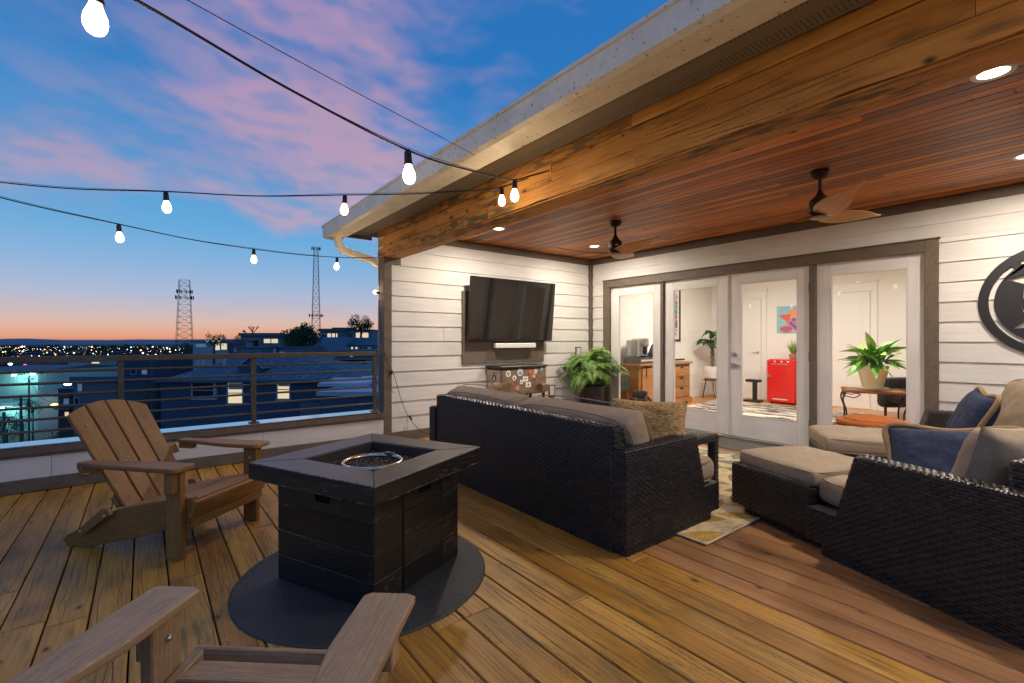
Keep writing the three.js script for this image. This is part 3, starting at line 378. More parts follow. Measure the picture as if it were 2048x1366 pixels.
{ // rope poufs
  const mo = mk({ map: grit.map, bumpMap: grit.bump, bumpScale: .004, color: L3(.62, .17, .025), roughness: .9 });
  const pf = (lab, x, z, r, h) => { const t = thing('rope_pouf', lab, 'pouf', [x, 0, z]); const n = 8; for (let i = 0; i < n; i++) { const y = (i + .5) / n * h, q = r * (1 - .25 * Math.abs(i - (n - 1) / 2) ** 2 / 16), pts = []; for (let k = 0; k < 36; k++) { const a = k / 36 * 6.2832; pts.push([Math.cos(a) * q, y + Math.sin(k * 2.1) * .002, Math.sin(a) * q]); } part('rope_coil', tube(pts, h / n * .56, 72, 6, true), mo, t); } for (let i = 1; i < 7; i++) { const pts = []; for (let k = 0; k < 30; k++) { const a = k / 30 * 6.2832; pts.push([Math.cos(a) * r * .75 * (1 - i / 7), h - .012 + .004 * i, Math.sin(a) * r * .75 * (1 - i / 7)]); } part('rope_coil', tube(pts, h / n * .5, 40, 5, true), mo, t); } };
  pf('round orange rope pouf outside the glazed sidelight', -1.42, -5.36, .31, .46);
  pf('orange rope pouf indoors behind the glazed sidelight', -1.2, -6.35, .28, .34);
}

// ---------- adirondack chairs ----------
const partOf = part, tPoly = tex(512, 256, 1, .3, (u, v) => { const n = fb(u * 8, v * 90, 8, 90, 81, 4), m = fb(u * 60, v * 40, 60, 40, 83, 3), b = fb(u * 5, v * 3, 5, 3, 85, 3), k = 205 + (n - .5) * 60 + (m - .5) * 36 + (b - .5) * 40; return [k, k, k, n]; });
const mPoly = mk({ map: tPoly.map, bumpMap: tPoly.bump, bumpScale: .0012, color: L3(.42, .195, .045), roughness: .55 }), mPoly2 = mk({ map: tPoly.map, bumpMap: tPoly.bump, bumpScale: .0012, color: L3(.48, .31, .165), roughness: .55 });
function adirondack(label, pos, ry, ms, lean) {
  let m0 = 0; const tones = [1, .9, 1.08, .96].map(k => { const c = ms.clone(); c.color.multiplyScalar(k); return c; }); const part = (n, g, m, p) => partOf(n, g, m === 0 ? tones[m0++ % 4] : m, p), m = 0;
  const t = thing('adirondack_chair', label, 'deck chair', pos, ry, null);
  const side = (pts, x0, th) => { const g = ext(pts.map(([z, y]) => [-z, y]), th, .004); g.applyMatrix4(_m.makeBasis(V(NZ), V(Y1), V(X1))); g.translate(x0, 0, 0); return uvm(g, 2, R(), R()); };
  for (const s of [-1, 1]) {
    part('stringer', side([[-.4, .335], [-.4, .2], [-.05, .09], [.32, 0], [.46, 0], [.49, .03], [.47, .06], [.1, .24], [-.15, .295]], s * .25 - .016, .032), m, t);
    const leg = part('leg', [bx(s * .285 - .017, s * .285 + .017, 0, .49, -.36, -.26, .004), bx(s * .285 - .017 + s * .0345, s * .285 + .017 + s * .0345, .37, .485, -.345, -.285, .004)], m, t); for (const y of [.42, .27]) part('bolt', sp(.009, s * .267 - s * .0, y, -.31, 8), mSteel, leg);
    const arm = [[-.38, -.065], [-.39, -.045], [-.39, .055], [-.375, .075], [-.16, .075], [.1, .03], [.27, .02], [.28, -.04], [.05, -.06]].map(([z, x]) => [z, x * s * -1]); if (s > 0) arm.reverse();
    const ag = ext(arm.map(([z, x]) => [-z, x]), .026, .005); ag.applyMatrix4(_m.makeBasis(V(NZ), V(X1), V([0, -1, 0]))); ag.translate(s * .305, .516, 0); part('arm', uvm(ag, 2, R(), R()), m, t);
    const bl = part('link_plate', side([[.11, .215], [.14, .2], [.31, .08], [.33, .1], [.32, .13], [.17, .25], [.13, .25]], s * .29 - .012, .024), m, t); part('bolt', [sp(.009, s * .303, .21, .145, 8), sp(.009, s * .303, .11, .31, 8)], mSteel, bl);
    part('arm_brace', bx(s * .31 - .02, s * .31 + .02, .455, .488, .16, .27), m, t);
  }
  const slats = [[-.42, .325, .5], [-.335, .33, .08], [-.235, .312, .2], [-.135, .29, .24], [-.035, .262, .28], [.06, .235, .3]];
  part('front_apron', at(uvm(cb(.564, .1, .024, .004), 0, R(), R()), 0, .275, -.415, -.35), m, t); part('lower_apron', bx(-.264, .264, .17, .245, -.405, -.381), m, t);
  for (const [z, y, a] of slats.slice(1)) part('seat_slat', at(uvm(cb(.464, .022, .088, .004), 0, R(), R()), 0, y - .018, z, a * -1), m, t);
  // back: four fanned slats on an arc
  const bk = new THREE.Group(); bk.name = 'backrest'; bk.position.set(0, .2, .08); bk.rotation.x = lean; t.add(bk);
  [-1.5, -.5, .5, 1.5].forEach(i => { const w0 = .05, w1 = .057, c0 = i * .109, c1 = i * .125, top = []; for (let k = 0; k <= 5; k++) { const f = k / 5, x = lerp(c1 + w1, c1 - w1, f); top.push([x, .76 - .075 * (x / .25) ** 2]); } part('back_slat', uvm(ext([[c0 - w0, 0], [c0 + w0, 0], ...top], .024, .004), 1, R(), R()), m, bk); });
  for (const [y, w] of [[.1, .46], [.34, .62], [.6, .44]]) { const c = part('cross_slat', bc(w, .07, .022, 0, y, .0355), m, bk); }
  for (const i of [-1.5, -.5, .5, 1.5]) for (const y of [.1, .34, .6]) part('screw', sp(.006, i * (.109 + .02 * y), y, -.0015, 6), mSteel, bk);
  return t;
}
// the back group leans away: +z is behind, so tilt by a positive turn about x
adirondack('brown adirondack chair by the railing', [-3.6, 0, -.14], -48.7 * Math.PI / 180, mPoly, .62);
adirondack('tan brown adirondack chair facing fire table from open deck', [-1.119, 0, -.044], 48.9 * Math.PI / 180, mPoly2, .78);

// ---------- fire table on its mat ----------
{
  one('round_mat', 'round black fireproof mat under the fire table', 'mat', uvm(lathe([[0, .006], [.592, .006], [.6, .0085], [.61, .0085], [.616, .004], [.616, 0]], 72)), mk({ map: grit.map, bumpMap: tVelvet.bump, bumpScale: .003, color: L3(.04, .044, .048), roughness: .62 }), [-2.4, 0, -.905]);
  const t = thing('fire_table', 'square black distressed wood fire table with ring burner', 'fire table', [-2.44, .007, -.955], 24.1 * Math.PI / 180);
  const mB = woodMats(tBlack, ['#ffffff', '#e8e4e0', '#d0ccc8'], { roughness: .36, bumpScale: .0015 }), mWear = plain(L3(.26, .245, .22), .85);
  const a = .4175, o = .24, y0 = .505, y1 = .588;
  const miter = (ry) => { const g = ext([[-a, a], [a, a], [o, o], [-o, o]], y1 - y0, .005); g.rotateX(Math.PI / 2); g.translate(0, y1, 0); const q = uvm(g, 0, R() * 5, R() * 5); q.rotateY(ry); return q; };
  for (let i = 0; i < 4; i++) part('top_board', miter(i * Math.PI / 2 + .0001), mB[i % 3], t);
  // worn paint: bare chips along the edges
  const chips = []; for (let i = 0; i < 620; i++) { const e = R() * 4 | 0, s = rr(-a + .006, a - .006), v = [[s, a], [a, s], [s, -a], [-a, s]][e], yy = R() < .7 ? y1 - .0021 : y0 + .0021, L = rr(.0015, .01) * (R() < .2 ? 2.5 : 1); chips.push(bc(e % 2 ? .0032 : L, rr(.0022, .0034), e % 2 ? L : .0032, v[0] + (e === 1 ? -.0021 : e === 3 ? .0021 : 0), yy, v[1] + (e === 0 ? -.0021 : e === 2 ? .0021 : 0), 0, 0, 0, .0004)); }
  const b = .325; for (let i = 0; i < 300; i++) { const e = R() * 4 | 0, s = R() < .4 ? (R() < .5 ? -1 : 1) * (b - R() * .03) : rr(-b, b), v = [[s, b], [b, s], [s, -b], [-b, s]][e], L = rr(.001, .009); chips.push(bc(e % 2 ? .002 : L, rr(.0006, .0018), e % 2 ? L : .002, v[0] + (e === 1 ? -.0006 : e === 3 ? .0006 : 0), rr(.02, .49), v[1] + (e === 0 ? -.0006 : e === 2 ? .0006 : 0), 0, 0, 0, .0003)); }
  const ch = part('bare_chips', chips, mWear, t); ch.userData.kind = 'stuff';
  const ys = [0, .12, .245, .375, .503];
  for (let f = 0; f < 4; f++) { const grp = []; for (let k = 0; k < 4; k++) { const segs = f % 2 === 1 ? [[-b + .003, -.135], [-.13, .17], [.175, b - .003]] : [[-b + .003, b - .003]];
    segs.forEach(([s0, s1], si) => { const hole = k === 3 && (si === 1 || f % 2 === 0); if (hole) { const c = si === 1 ? .03 : 0; for (const q of [[s0, c - .05, ys[3], ys[4]], [c + .05, s1, ys[3], ys[4]], [c - .05, c + .05, ys[3], .43], [c - .05, c + .05, .458, ys[4]]]) { const g = bx(q[0], q[1], q[2] + .001, q[3] - .001, b - .02, b, .0015, 0); g.rotateY(f * Math.PI / 2); part('side_plank', g, mB[(k + f) % 3], t); } } else { const g = bx(s0, s1, ys[k] + .001, ys[k + 1] - .001, b - .02, b - (si === 1 ? -.003 : 0), .0025, 0); g.rotateY(f * Math.PI / 2); part('side_plank', g, mB[(k + f + si) % 3], t); } }); } }
  part('inner_box', [bx(-b + .021, b - .021, .0, .5, -b + .021, b - .021, 0)], mVoid, t);
  part('burner_pan', [bx(-o, o, .515, .522, -o, o, 0), ...[0, 1, 2, 3].map(i => { const g = bx(-o, o, .5155, .583, o - .006, o - .0005, 0); g.rotateY(i * Math.PI / 2); return g; })], plain(L3(.05, .048, .045), .5, { metalness: .5 }), t);
  const rock = new THREE.IcosahedronGeometry(1, 0), im = new THREE.InstancedMesh(rock, plain(L3(.045, .035, .028), .6), 1500), mm = new THREE.Matrix4(), cc = new THREE.Color(); for (let i = 0; i < 1500; i++) { const s = rr(.003, .0085); mm.makeRotationFromEuler(_e.set(R() * 6, R() * 6, R() * 6)).scale(V([s, s * rr(.6, 1), s])); mm.setPosition(rr(-o + .01, o - .01), .523 + R() * .012, rr(-o + .01, o - .01)); im.setMatrixAt(i, mm); const k = rr(.5, 2.4); im.setColorAt(i, cc.setRGB(k, k * .9, k * .8)); } im.name = 'lava_rock'; im.userData.kind = 'stuff'; t.add(im);
  part('burner_ring', [at(new THREE.TorusGeometry(.15, .0125, 12, 60), 0, .546, 0, Math.PI / 2), at(new THREE.TorusGeometry(.15, .004, 8, 60), 0, .532, 0, Math.PI / 2)], plain(L3(.62, .55, .42), .22, { metalness: 1 }), t);
  part('igniter', bc(.06, .03, .03, -.02, .55, -.15), plain(L3(.12, .1, .08), .5, { metalness: .7 }), t);
}

// ---------- string lights ----------
const mCord = plain(L3(.012, .012, .014), .6), mBulb = plain('#fff4e0', .2, { emissive: '#ffe6c0', emissiveIntensity: 7 }), mBulbOff = mk({ color: '#fff2dc', roughness: .05, transmission: 1, thickness: 0 }), mFil = plain(L3(.5, .3, .1), .4, { metalness: 1 });
const bulbGeo = lathe([[.0001, -.136], [.008, -.135], [.018, -.129], [.0245, -.117], [.0265, -.103], [.0245, -.088], [.019, -.074], [.0145, -.062], [.013, -.052]], 18);
const sockGeo = merge([cy(.0145, .0165, .05, 0, -.03, 0, 0, 0, 0, 14), cy(.0185, .0185, .007, 0, -.053, 0, 0, 0, 0, 14), cy(.009, .0145, .012, 0, -.002, 0, 0, 0, 0, 10), bc(.03, .006, .01, 0, .002, 0)]);
const BULB = .26;
function bulb(t, p, tilt, on = true) {
  const s = part('socket', sockGeo, mCord, t); s.position.set(...p); if (tilt) s.rotation.set(...tilt);
  part('bulb', bulbGeo, on ? mBulb : mBulbOff, s);
  if (!on) part('filament', tube([[0, -.055, 0], [.006, -.08, 0], [-.005, -.095, 0], [.005, -.11, 0], [0, -.12, 0]], .0012, 16, 4), mFil, s);
  else { const l = new THREE.PointLight('#ffd9a8', BULB, 0, 2); l.position.set(0, -.1, 0); l.shadow.radius = 1.2; l.castShadow = true; s.add(l); }
}
function lightString(label, ends, bulbs, r = .004) {   // ends: points before and after; bulbs hang from the cord
  const pts = [...ends[0], ...bulbs, ...ends[1]], t = thing('string_light', label, 'string lights', pts[0]), o = pts[0], loc = pts.map(p => p.map((v, i) => v - o[i]));
  const sag = []; loc.forEach((p, i) => { if (i) { const q = loc[i - 1], L = Math.hypot(p[0] - q[0], p[2] - q[2]); sag.push([(p[0] + q[0]) / 2, (p[1] + q[1]) / 2 - L * L * .014, (p[2] + q[2]) / 2]); } sag.push(p); });
  part('cord', tube(sag, r, sag.length * 10, 6), mCord, t); part('guide_wire', tube(sag.map((p, i) => [p[0] + .004 * Math.sin(i * 2.3), p[1] + .006 + .004 * Math.cos(i * 1.7), p[2]]), .0014, sag.length * 10, 4), mCord, t);
  for (const b of bulbs) bulb(t, b.map((v, i) => v - o[i] - (i === 1 ? .004 : 0)), [rr(-.08, .08), 0, rr(-.08, .08)]);
}
lightString('string of warm bulbs from middle of beam, passing overhead', [[[-2.4, 2.36, -2.185]], [[-1.35, 2.35, 2.6]]], [[-2.28, 2.186, -1.79], [-1.805, 1.985, -.855], [-1.6, 2.12, .1], [-1.48, 2.2, 1.1]], .0042);
lightString('string of warm bulbs sagging from beam toward the open sky', [[[-2.62, 2.37, -2.185]], [[-5.6, 2.35, 3.1]]], [[-2.74, 2.305, -2.03], [-3.29, 2.205, -1.09], [-3.84, 2.175, -.105], [-4.4, 2.2, .88], [-4.95, 2.26, 1.87]]);
lightString('string of warm bulbs ending at the porch corner post', [[[-5.42, 2.18, -2.185]], [[-3.6, 2.4, 2.6]]], [[-5.3, 2.115, -1.67], [-5.1, 2.075, -.82], [-4.63, 2.075, .16], [-4.25, 2.16, 1.1]]);
lightString('string of warm bulbs crossing above the open deck', [[[.45, 2.37, -2.185]], [[-.6, 2.45, 3.1]]], [[.3, 2.26, -1.6], [.12, 2.2, -.7], [-.02, 2.2, .3], [-.2, 2.26, 1.3]]);
{
  one('guy_wire', 'thin guy wire running up from the eave', 'wire', tube([[-2.824, 2.489, -1.99], PX(880, 273, 2.55), PX(700, 178, 2.05), PX(520, 80, 1.72), PX(375, 0, 1.5), PX(180, -110, 1.2)], .0018, 60, 5), mCord);
  const t = thing('power_cord', 'dark cord with two bulbs hanging down porch corner post', 'cord', [-5.4, 2.17, -2.185]);
  const path = [[-5.4, 2.17, -2.185], [-5.36, 1.95, -2.182], [-5.355, 1.75, -2.18], [-5.31, 1.3, -2.18], [-5.262, .95, -2.24], [-5.255, .83, -2.3], [-5.25, .45, -2.42], [-5.235, .27, -2.5], [-5.16, .11, -2.62], [-5.02, .03, -2.8], [-4.8, .012, -2.86]].map(p => [p[0] + 5.4, p[1] - 2.17, p[2] + 2.185]);
  part('cord', tube(path, .0035, 120, 6), mCord, t); part('guide_wire', tube([[0, 0, 0], [.02, -.5, .006], [.06, -1.0, .004], [.1, -1.25, .008], [.142, -1.345, -.1]], .0014, 50, 4), mCord, t);
  bulb(t, [.045, -.415, .01], [.3, 0, -1.75]); bulb(t, [.152, -1.335, -.1], [.2, 0, -.9], false);
  part('plug', at(cy(.012, .009, .06, 0, 0, 0, 0, 0, 0, 10), .175, -1.9, -.33, .5, 0, .25), mCord, t);
}

// ---------- ceiling fans ----------
{
  const mBronze = plain(L3(.03, .02, .016), .4, { metalness: .6 }), mBlade = woodMats(tOak, ['#f0dcc8'], { roughness: .4 })[0], mCap = plain(L3(.3, .24, .2), .5);
  const bladeGeo = (() => { const N = 16, P = [], I = []; for (let s = 0; s < 2; s++) for (let i = 0; i <= N; i++) { const f = i / N, x = .07 + f * .58, c = .08 * Math.sin(Math.PI * Math.min(1, .18 + f * .82) ** .8) * (1 - f ** 6) + .012, off = -.03 * f * f + .02 * Math.sin(f * 3), tw = .32 - .18 * f, dih = .02 + .055 * f * f; for (const e of [-1, -.33, .33, 1]) { const z = off + e * c; P.push(x, dih + (z - off) * Math.sin(tw) + (s ? -.004 : .004), z); } } const K = (N + 1) * 4; for (let i = 0; i < N; i++) for (let j = 0; j < 3; j++) { const a = i * 4 + j, b = a + 1, c = a + 4, d = a + 5; I.push(a, b, c, b, d, c); I.push(K + a, K + c, K + b, K + b, K + c, K + d); } for (let i = 0; i < N; i++) for (const j of [0, 3]) { const a = i * 4 + j, c = a + 4; I.push(...(j ? [a, K + a, c, c, K + a, K + c] : [a, c, K + a, c, K + c, K + a])); } const g = new THREE.BufferGeometry(); g.setAttribute('position', new THREE.Float32BufferAttribute(P, 3)); g.setIndex(I); g.computeVertexNormals(); return uvm(g, 0); })();
  for (const [x, z, a0, lab] of [[-3.39, -4.06, 130, 'bronze three blade ceiling fan near the television corner'], [-1.42, -4.1, 52, 'bronze three blade ceiling fan before the glazed doors']]) {
    const t = thing('ceiling_fan', lab, 'ceiling fan', [x, 2.5, z]);
    part('canopy', uvm(lathe([[0, 0], [.062, 0], [.065, -.012], [.058, -.045], [.03, -.062], [0, -.065]], 24)), mBronze, t); part('downrod', cy(.012, .012, .14, 0, -.12, 0), mBronze, t);
    part('motor', uvm(lathe([[.012, -.14], [.02, -.165], [.034, -.19], [.062, -.215], [.073, -.225], [.075, -.3], [.07, -.318], [.055, -.33], [.054, -.35], [0, -.352]], 28)), mBronze, t); part('hub_cap', uvm(lathe([[.0, -.368], [.062, -.364], [.07, -.352], [.05, -.345]], 24)), mCap, t);
    part('badge', bx(-.014, .014, -.275, -.262, .0745, .0765, .0005), plain(L3(.5, .48, .45), .4), t).rotation.y = .9;
    for (let k = 0; k < 3; k++) { const b = part('blade', bladeGeo, mBlade, t); b.position.y = -.36; b.rotation.y = -(a0 + k * 120) * Math.PI / 180; }
  }
}

// ---------- television wall ----------
const onX = (px, py, x) => { const u = (px - 1024) / F, dx = -Math.sin(YAW) + Math.cos(YAW) * u, dz = -Math.cos(YAW) - Math.sin(YAW) * u, k = x / dx; return [x, CAMH - (py - CY) / F * k, dz * k]; };
const onZ = (px, py, z) => { const u = (px - 1024) / F, dx = -Math.sin(YAW) + Math.cos(YAW) * u, dz = -Math.cos(YAW) - Math.sin(YAW) * u, k = z / dz; return [dx * k, CAMH - (py - CY) / F * k, z]; };
{
  const t = thing('television', 'large black wall television tilted forward on its mount', 'television', [-5.145, 1.612, -4.03]); t.rotation.z = -.098;
  part('case', bx(-.03, .012, -.42, .42, -.735, .735, .006), mBlack, t); part('screen', bx(.0125, .0145, -.41, .414, -.726, .726, .0005), mk({ color: L3(.006, .006, .006), roughness: .06, ior: 1.75 }), t);
  part('mount', [bx(-.1, -.03, -.16, .16, -.2, .2), bx(-.115, -.1, -.2, .2, -.25, .25)], mIron, t);
  const s = thing('soundbar', 'slim white soundbar under the television', 'soundbar', [XW + .075, 1.125, -4.1]); part('case', bx(-.045, .045, -.034, .034, -.355, .355, .012), plain(L3(.78, .77, .75), .5), s); part('grille', bx(.0455, .047, -.026, .026, -.34, .34, .0005), plain(L3(.66, .65, .63), .8), s);
  for (const [px, py, w, h, lab] of [[1156, 704, .085, .125, 'outlet cover with brown surround high behind the fern'], [1103, 782, .085, .15, 'outlet cover with brown surround between cooler and fern']]) { const p = onX(px, py, XW + .008), o = thing('wall_outlet', lab, 'outlet', p); part('surround', bx(-.012, .012, -h / 2 - .02, h / 2 + .02, -w / 2 - .02, w / 2 + .02), mTrim, o); part('plate', bx(.0125, .02, -h / 2, h / 2, -w / 2, w / 2, .004), mWhite, o); for (const y of [-.022, .022]) part('socket', bx(.0202, .022, y - .013, y + .013, -.014, .014, .002), plain(L3(.6, .6, .58), .5), o); }
}
{ // rolling cooler covered in stickers
  const t = thing('patio_cooler', 'stainless patio cooler on legs covered in round stickers', 'cooler', [-5.09, 0, -4.035]);
  const mCop = mk({ map: paintT.map, color: L3(.5, .4, .31), roughness: .3, metalness: .9 });
  part('tub', bx(-.17, .17, .47, .825, -.4, .4, .02), mCop, t); part('lid', [bx(-.18, .18, .827, .862, -.41, .41, .01), bc(.02, .012, .02, .1, .868, -.25), bc(.02, .012, .02, .1, .868, .3)], plain(L3(.05, .045, .042), .4, { metalness: .5 }), t);
  part('handle', [rod([-.06, .77, .44], [.06, .77, .44], .009), rod([-.06, .77, .4], [-.06, .77, .44], .007), rod([.06, .77, .4], [.06, .77, .44], .007)], mSteel, t); part('bottle_catcher', bx(.171, .25, .5, .6, -.38, -.25, .006), mCop, t);
  for (const x of [-.14, .14]) for (const z of [-.36, .36]) part('leg', bx(x - .016, x + .016, 0, .47, z - .016, z + .016), mIron, t); part('shelf', bx(-.15, .15, .14, .155, -.37, .37), mIron, t);
  const cv = document.createElement('canvas'); cv.width = cv.height = 256; const c = cv.getContext('2d'); const P = [['#e9e6dc', '#23262b', 3], ['#d8dde0', '#3a7fae', 1], ['#cf3b2c', '#f0c7a0', 0], ['#f2efe6', '#c9352c', 4], ['#262a30', '#d7d3c8', 2], ['#e27b2f', '#3d7f9c', 1], ['#b9482f', '#e8ded0', 2], ['#efeade', '#2f5b86', 0], ['#d6a93c', '#efe9d8', 3], ['#f4f2ea', '#d43c3c', 2], ['#39414a', '#d8503c', 1], ['#eceae2', '#4a4a4a', 4], ['#3f7e9a', '#f1efe8', 3], ['#e8e4d8', '#b55', 0], ['#2a2d33', '#c9c4b8', 4], ['#e6d9a0', '#7a4a2a', 1]];
  P.forEach(([a, b, k], i) => { const x = (i % 4) * 64 + 32, y = (i >> 2) * 64 + 32; c.fillStyle = '#f2f0ea'; c.fillRect(x - 32, y - 32, 64, 64); c.fillStyle = a; c.beginPath(); c.arc(x, y, 28, 0, 7); c.fill(); c.fillStyle = b; c.strokeStyle = b; c.lineWidth = 4; if (k === 0) { c.fillRect(x - 16, y - 6, 32, 12); } else if (k === 1) { c.beginPath(); c.arc(x, y, 18, 0, 3.1); c.fill(); c.fillRect(x - 12, y - 14, 24, 6); } else if (k === 2) { c.beginPath(); c.arc(x, y, 19, 0, 7); c.stroke(); c.beginPath(); c.arc(x, y, 8, 0, 7); c.fill(); } else if (k === 3) { for (let q = 0; q < 3; q++) { c.beginPath(); c.arc(x + Math.cos(q * 2.1 - .5) * 10, y + Math.sin(q * 2.1 - .5) * 10, 7, 0, 7); c.fill(); } } else { c.beginPath(); c.moveTo(x, y - 20); c.lineTo(x + 16, y + 16); c.lineTo(x - 16, y + 16); c.fill(); } });
  const ct = new THREE.CanvasTexture(cv); ct.colorSpace = THREE.SRGBColorSpace; const ms = mk({ map: ct, roughness: .4 });
  const st = (i, y, z, r, side, sq) => { const g = sq ? new THREE.PlaneGeometry(r * 2, r * 1.5) : new THREE.CircleGeometry(r, 20), uv = g.attributes.uv; for (let q = 0; q < uv.count; q++) { const s = sq ? 1 : .9; uv.setXY(q, ((i % 4) + .5 + (uv.getX(q) - .5) * s) / 4, 1 - ((i >> 2) + .5 - (uv.getY(q) - .5) * s) / 4); } if (side) g.translate(z, y, .4015); else { g.rotateY(Math.PI / 2); g.translate(.1715, y, z); } part('sticker', g, ms, t); };
  [[0, .76, .28, .042], [1, .77, .08, .05], [2, .77, -.1, .03], [9, .77, -.19, .03], [3, .7, .18, .035], [5, .62, .24, .04], [13, .68, -.01, .045, 1], [7, .64, .06, .03], [6, .57, .13, .035], [11, .6, -.06, .045, 1], [8, .71, -.16, .028], [4, .72, -.24, .03], [12, .8, -.3, .03], [10, .66, -.17, .026], [15, .55, .3, .03]].forEach(([i, y, z, r, sq]) => st(i, y, z, r, 0, sq)); st(14, .7, .02, .05, 1); st(9, .6, -.08, .03, 1); st(2, .55, -.31, .02, 0);
}
{ // star emblem: ring and disc with three cut-out stars
  const t = thing('star_emblem', 'round dark metal emblem with cut out stars on white siding', 'wall emblem', [-.3, 1.52, ZW + .02]);
  const star = (cx, cy2, r, a) => Array.from({ length: 10 }, (_, i) => { const q = a + i * Math.PI / 5, k = i & 1 ? r * .4 : r; return [cx + Math.cos(q) * k, cy2 + Math.sin(q) * k]; });
  const m = plain(L3(.02, .021, .026), .5, { metalness: .3 });
  part('ring', ext(circ(.46, 72), .006, .001, [circ(.395, 64).reverse()]), m, t); part('disc', ext(circ(.362, 64), .006, .001, [star(-.128, .175, .165, 3.05), star(-.105, -.16, .155, 2.3), star(.18, .01, .155, .3)]), m, t);
  for (const a of [127, 7, 250]) part('connector', at(uvm(cb(.05, .05, .0055, .0005)), Math.cos(a / 57.3) * .38, Math.sin(a / 57.3) * .38, .003, 0, 0, a / 57.3), m, t);
  for (const a of [146, 205, 60, 300]) part('standoff', cy(.006, .006, .015, Math.cos(a / 57.3) * .43, Math.sin(a / 57.3) * .43, -.0075, Math.PI / 2), mSteel, t);
}

// ---------- plants and small things on the porch ----------
const mFern = mk({ color: L3(.1, .2, .03), roughness: .6, transmission: 0, side: THREE.DoubleSide }), mFern2 = mk({ color: L3(.14, .27, .045), roughness: .6, side: THREE.DoubleSide });
function leafQuad(P, I, a, dir, side, L, w) { const k = P.length / 3; P.push(...a, a[0] + dir[0] * L * .4 + side[0] * w, a[1] + dir[1] * L * .4 + side[1] * w, a[2] + dir[2] * L * .4 + side[2] * w, a[0] + dir[0] * L, a[1] + dir[1] * L, a[2] + dir[2] * L, a[0] + dir[0] * L * .4 - side[0] * w, a[1] + dir[1] * L * .4 - side[1] * w, a[2] + dir[2] * L * .4 - side[2] * w); I.push(k, k + 1, k + 2, k, k + 2, k + 3); }
const toGeo = (P, I) => { const g = new THREE.BufferGeometry(); g.setAttribute('position', new THREE.Float32BufferAttribute(P, 3)); g.setIndex(I); const h = g.toNonIndexed(); h.computeVertexNormals(); h.setAttribute('uv', new THREE.Float32BufferAttribute(new Float32Array(h.attributes.position.count * 2), 2)); return h; };
function frondGeo(L, droop, seed) { const r = rng(seed), P = [], I = [], N = 22; let x = 0, y = 0, a = 1.15; const st = L / N; for (let i = 0; i < N; i++) { const dx = Math.cos(a) * st, dy = Math.sin(a) * st, f = i / N; const ll = L * .19 * Math.sin(Math.PI * Math.min(1, .12 + f * .9)) + .008; for (const s of [-1, 1]) leafQuad(P, I, [x, y, 0], [Math.cos(a) * .35, Math.sin(a) * .35 - .12 - r() * .15, s * .93], [Math.cos(a), Math.sin(a), 0], ll, st * .42); leafQuad(P, I, [x, y, 0], [Math.cos(a), Math.sin(a), 0], [0, 0, 1], st * 1.2, .0018); x += dx; y += dy; a -= droop * (.6 + f * 1.2) / N * 2; } return toGeo(P, I); }
{
  const t = thing('potted_fern', 'bushy green fern in dark wicker planter by porch corner', 'potted plant', [-4.88, 0, -5.3]);
  const pl = part('planter', uvm(lathe([[0, 0], [.15, 0], [.19, .5], [.2, .52], [.185, .52], [.17, .47], [0, .47]], 28)), mWickCore, t); weave(pl, Array.from({ length: 14 }, (_, i) => { const a = i / 14 * 6.2832, w = 2 * .175 * Math.tan(Math.PI / 14); return [[Math.cos(a) * .175 + Math.sin(a) * w / 2, .01, Math.sin(a) * .175 - Math.cos(a) * w / 2], [-Math.sin(a), 0, Math.cos(a)], [0, 1, 0], w, .5]; }).map(([o, u, v, w, h]) => [[o[0] - u[0] * 0, o[1], o[2]], [-u[0], 0, -u[2]].map((q, i) => q), v, w, h]).map(([o, u, v, w, h]) => [[o[0] - u[0] * w, o[1], o[2] - u[2] * w], u, v, w, h]));
  const gs = [frondGeo(.62, 1.1, 1), frondGeo(.7, 1.35, 2), frondGeo(.55, .9, 3), frondGeo(.62, 1.6, 4), frondGeo(.48, .6, 5)];
  for (let i = 0; i < 170; i++) { const f = part('frond', gs[i % 5], R() < .5 ? mFern : mFern2, t); f.position.set(rr(-.06, .06), .53 + rr(0, .08), rr(-.06, .06)); f.rotation.set(rr(-.2, .2), R() * 6.283, rr(-.3, .95), 'YXZ'); const s = rr(.85, 1.25); f.scale.set(s, s, s); }
}
{
  const m = woodMats(tOak, ['#7d5638'])[0], t = thing('candle_stand', 'wooden candle stand with dark cup before the sidelight', 'candle stand', [-3.94, 0, -5.22]);
  part('cup', uvm(lathe([[0, .44], [.085, .44], [.1, .455], [.1, .52], [.088, .52], [.085, .46], [0, .46]], 8)), plain(L3(.03, .026, .022), .55), t); part('collar', uvm(lathe([[.07, .4], [.115, .405], [.115, .43], [.07, .435]], 8)), plain(L3(.05, .04, .03), .6), t);
  for (let i = 0; i < 6; i++) { const a = i * 1.0472 + .3, q = (r, y) => [Math.cos(a) * r, y, Math.sin(a) * r]; part('leg', tube([q(.1, .445), q(.135, .4), q(.14, .26), q(.165, .1), q(.17, 0)], .014, 16, 6), m, t); } part('brace_ring', at(new THREE.TorusGeometry(.135, .008, 6, 24), 0, .2, 0, Math.PI / 2), m, t);
}
one('glass_bottle', 'small amber bottle on the deck beside the fern', 'bottle', lathe([[0, 0], [.035, 0], [.037, .02], [.037, .1], [.014, .15], [.012, .2], [0, .2]], 16), plain(L3(.35, .14, .03), .15), [-4.74, 0, -4.86]);

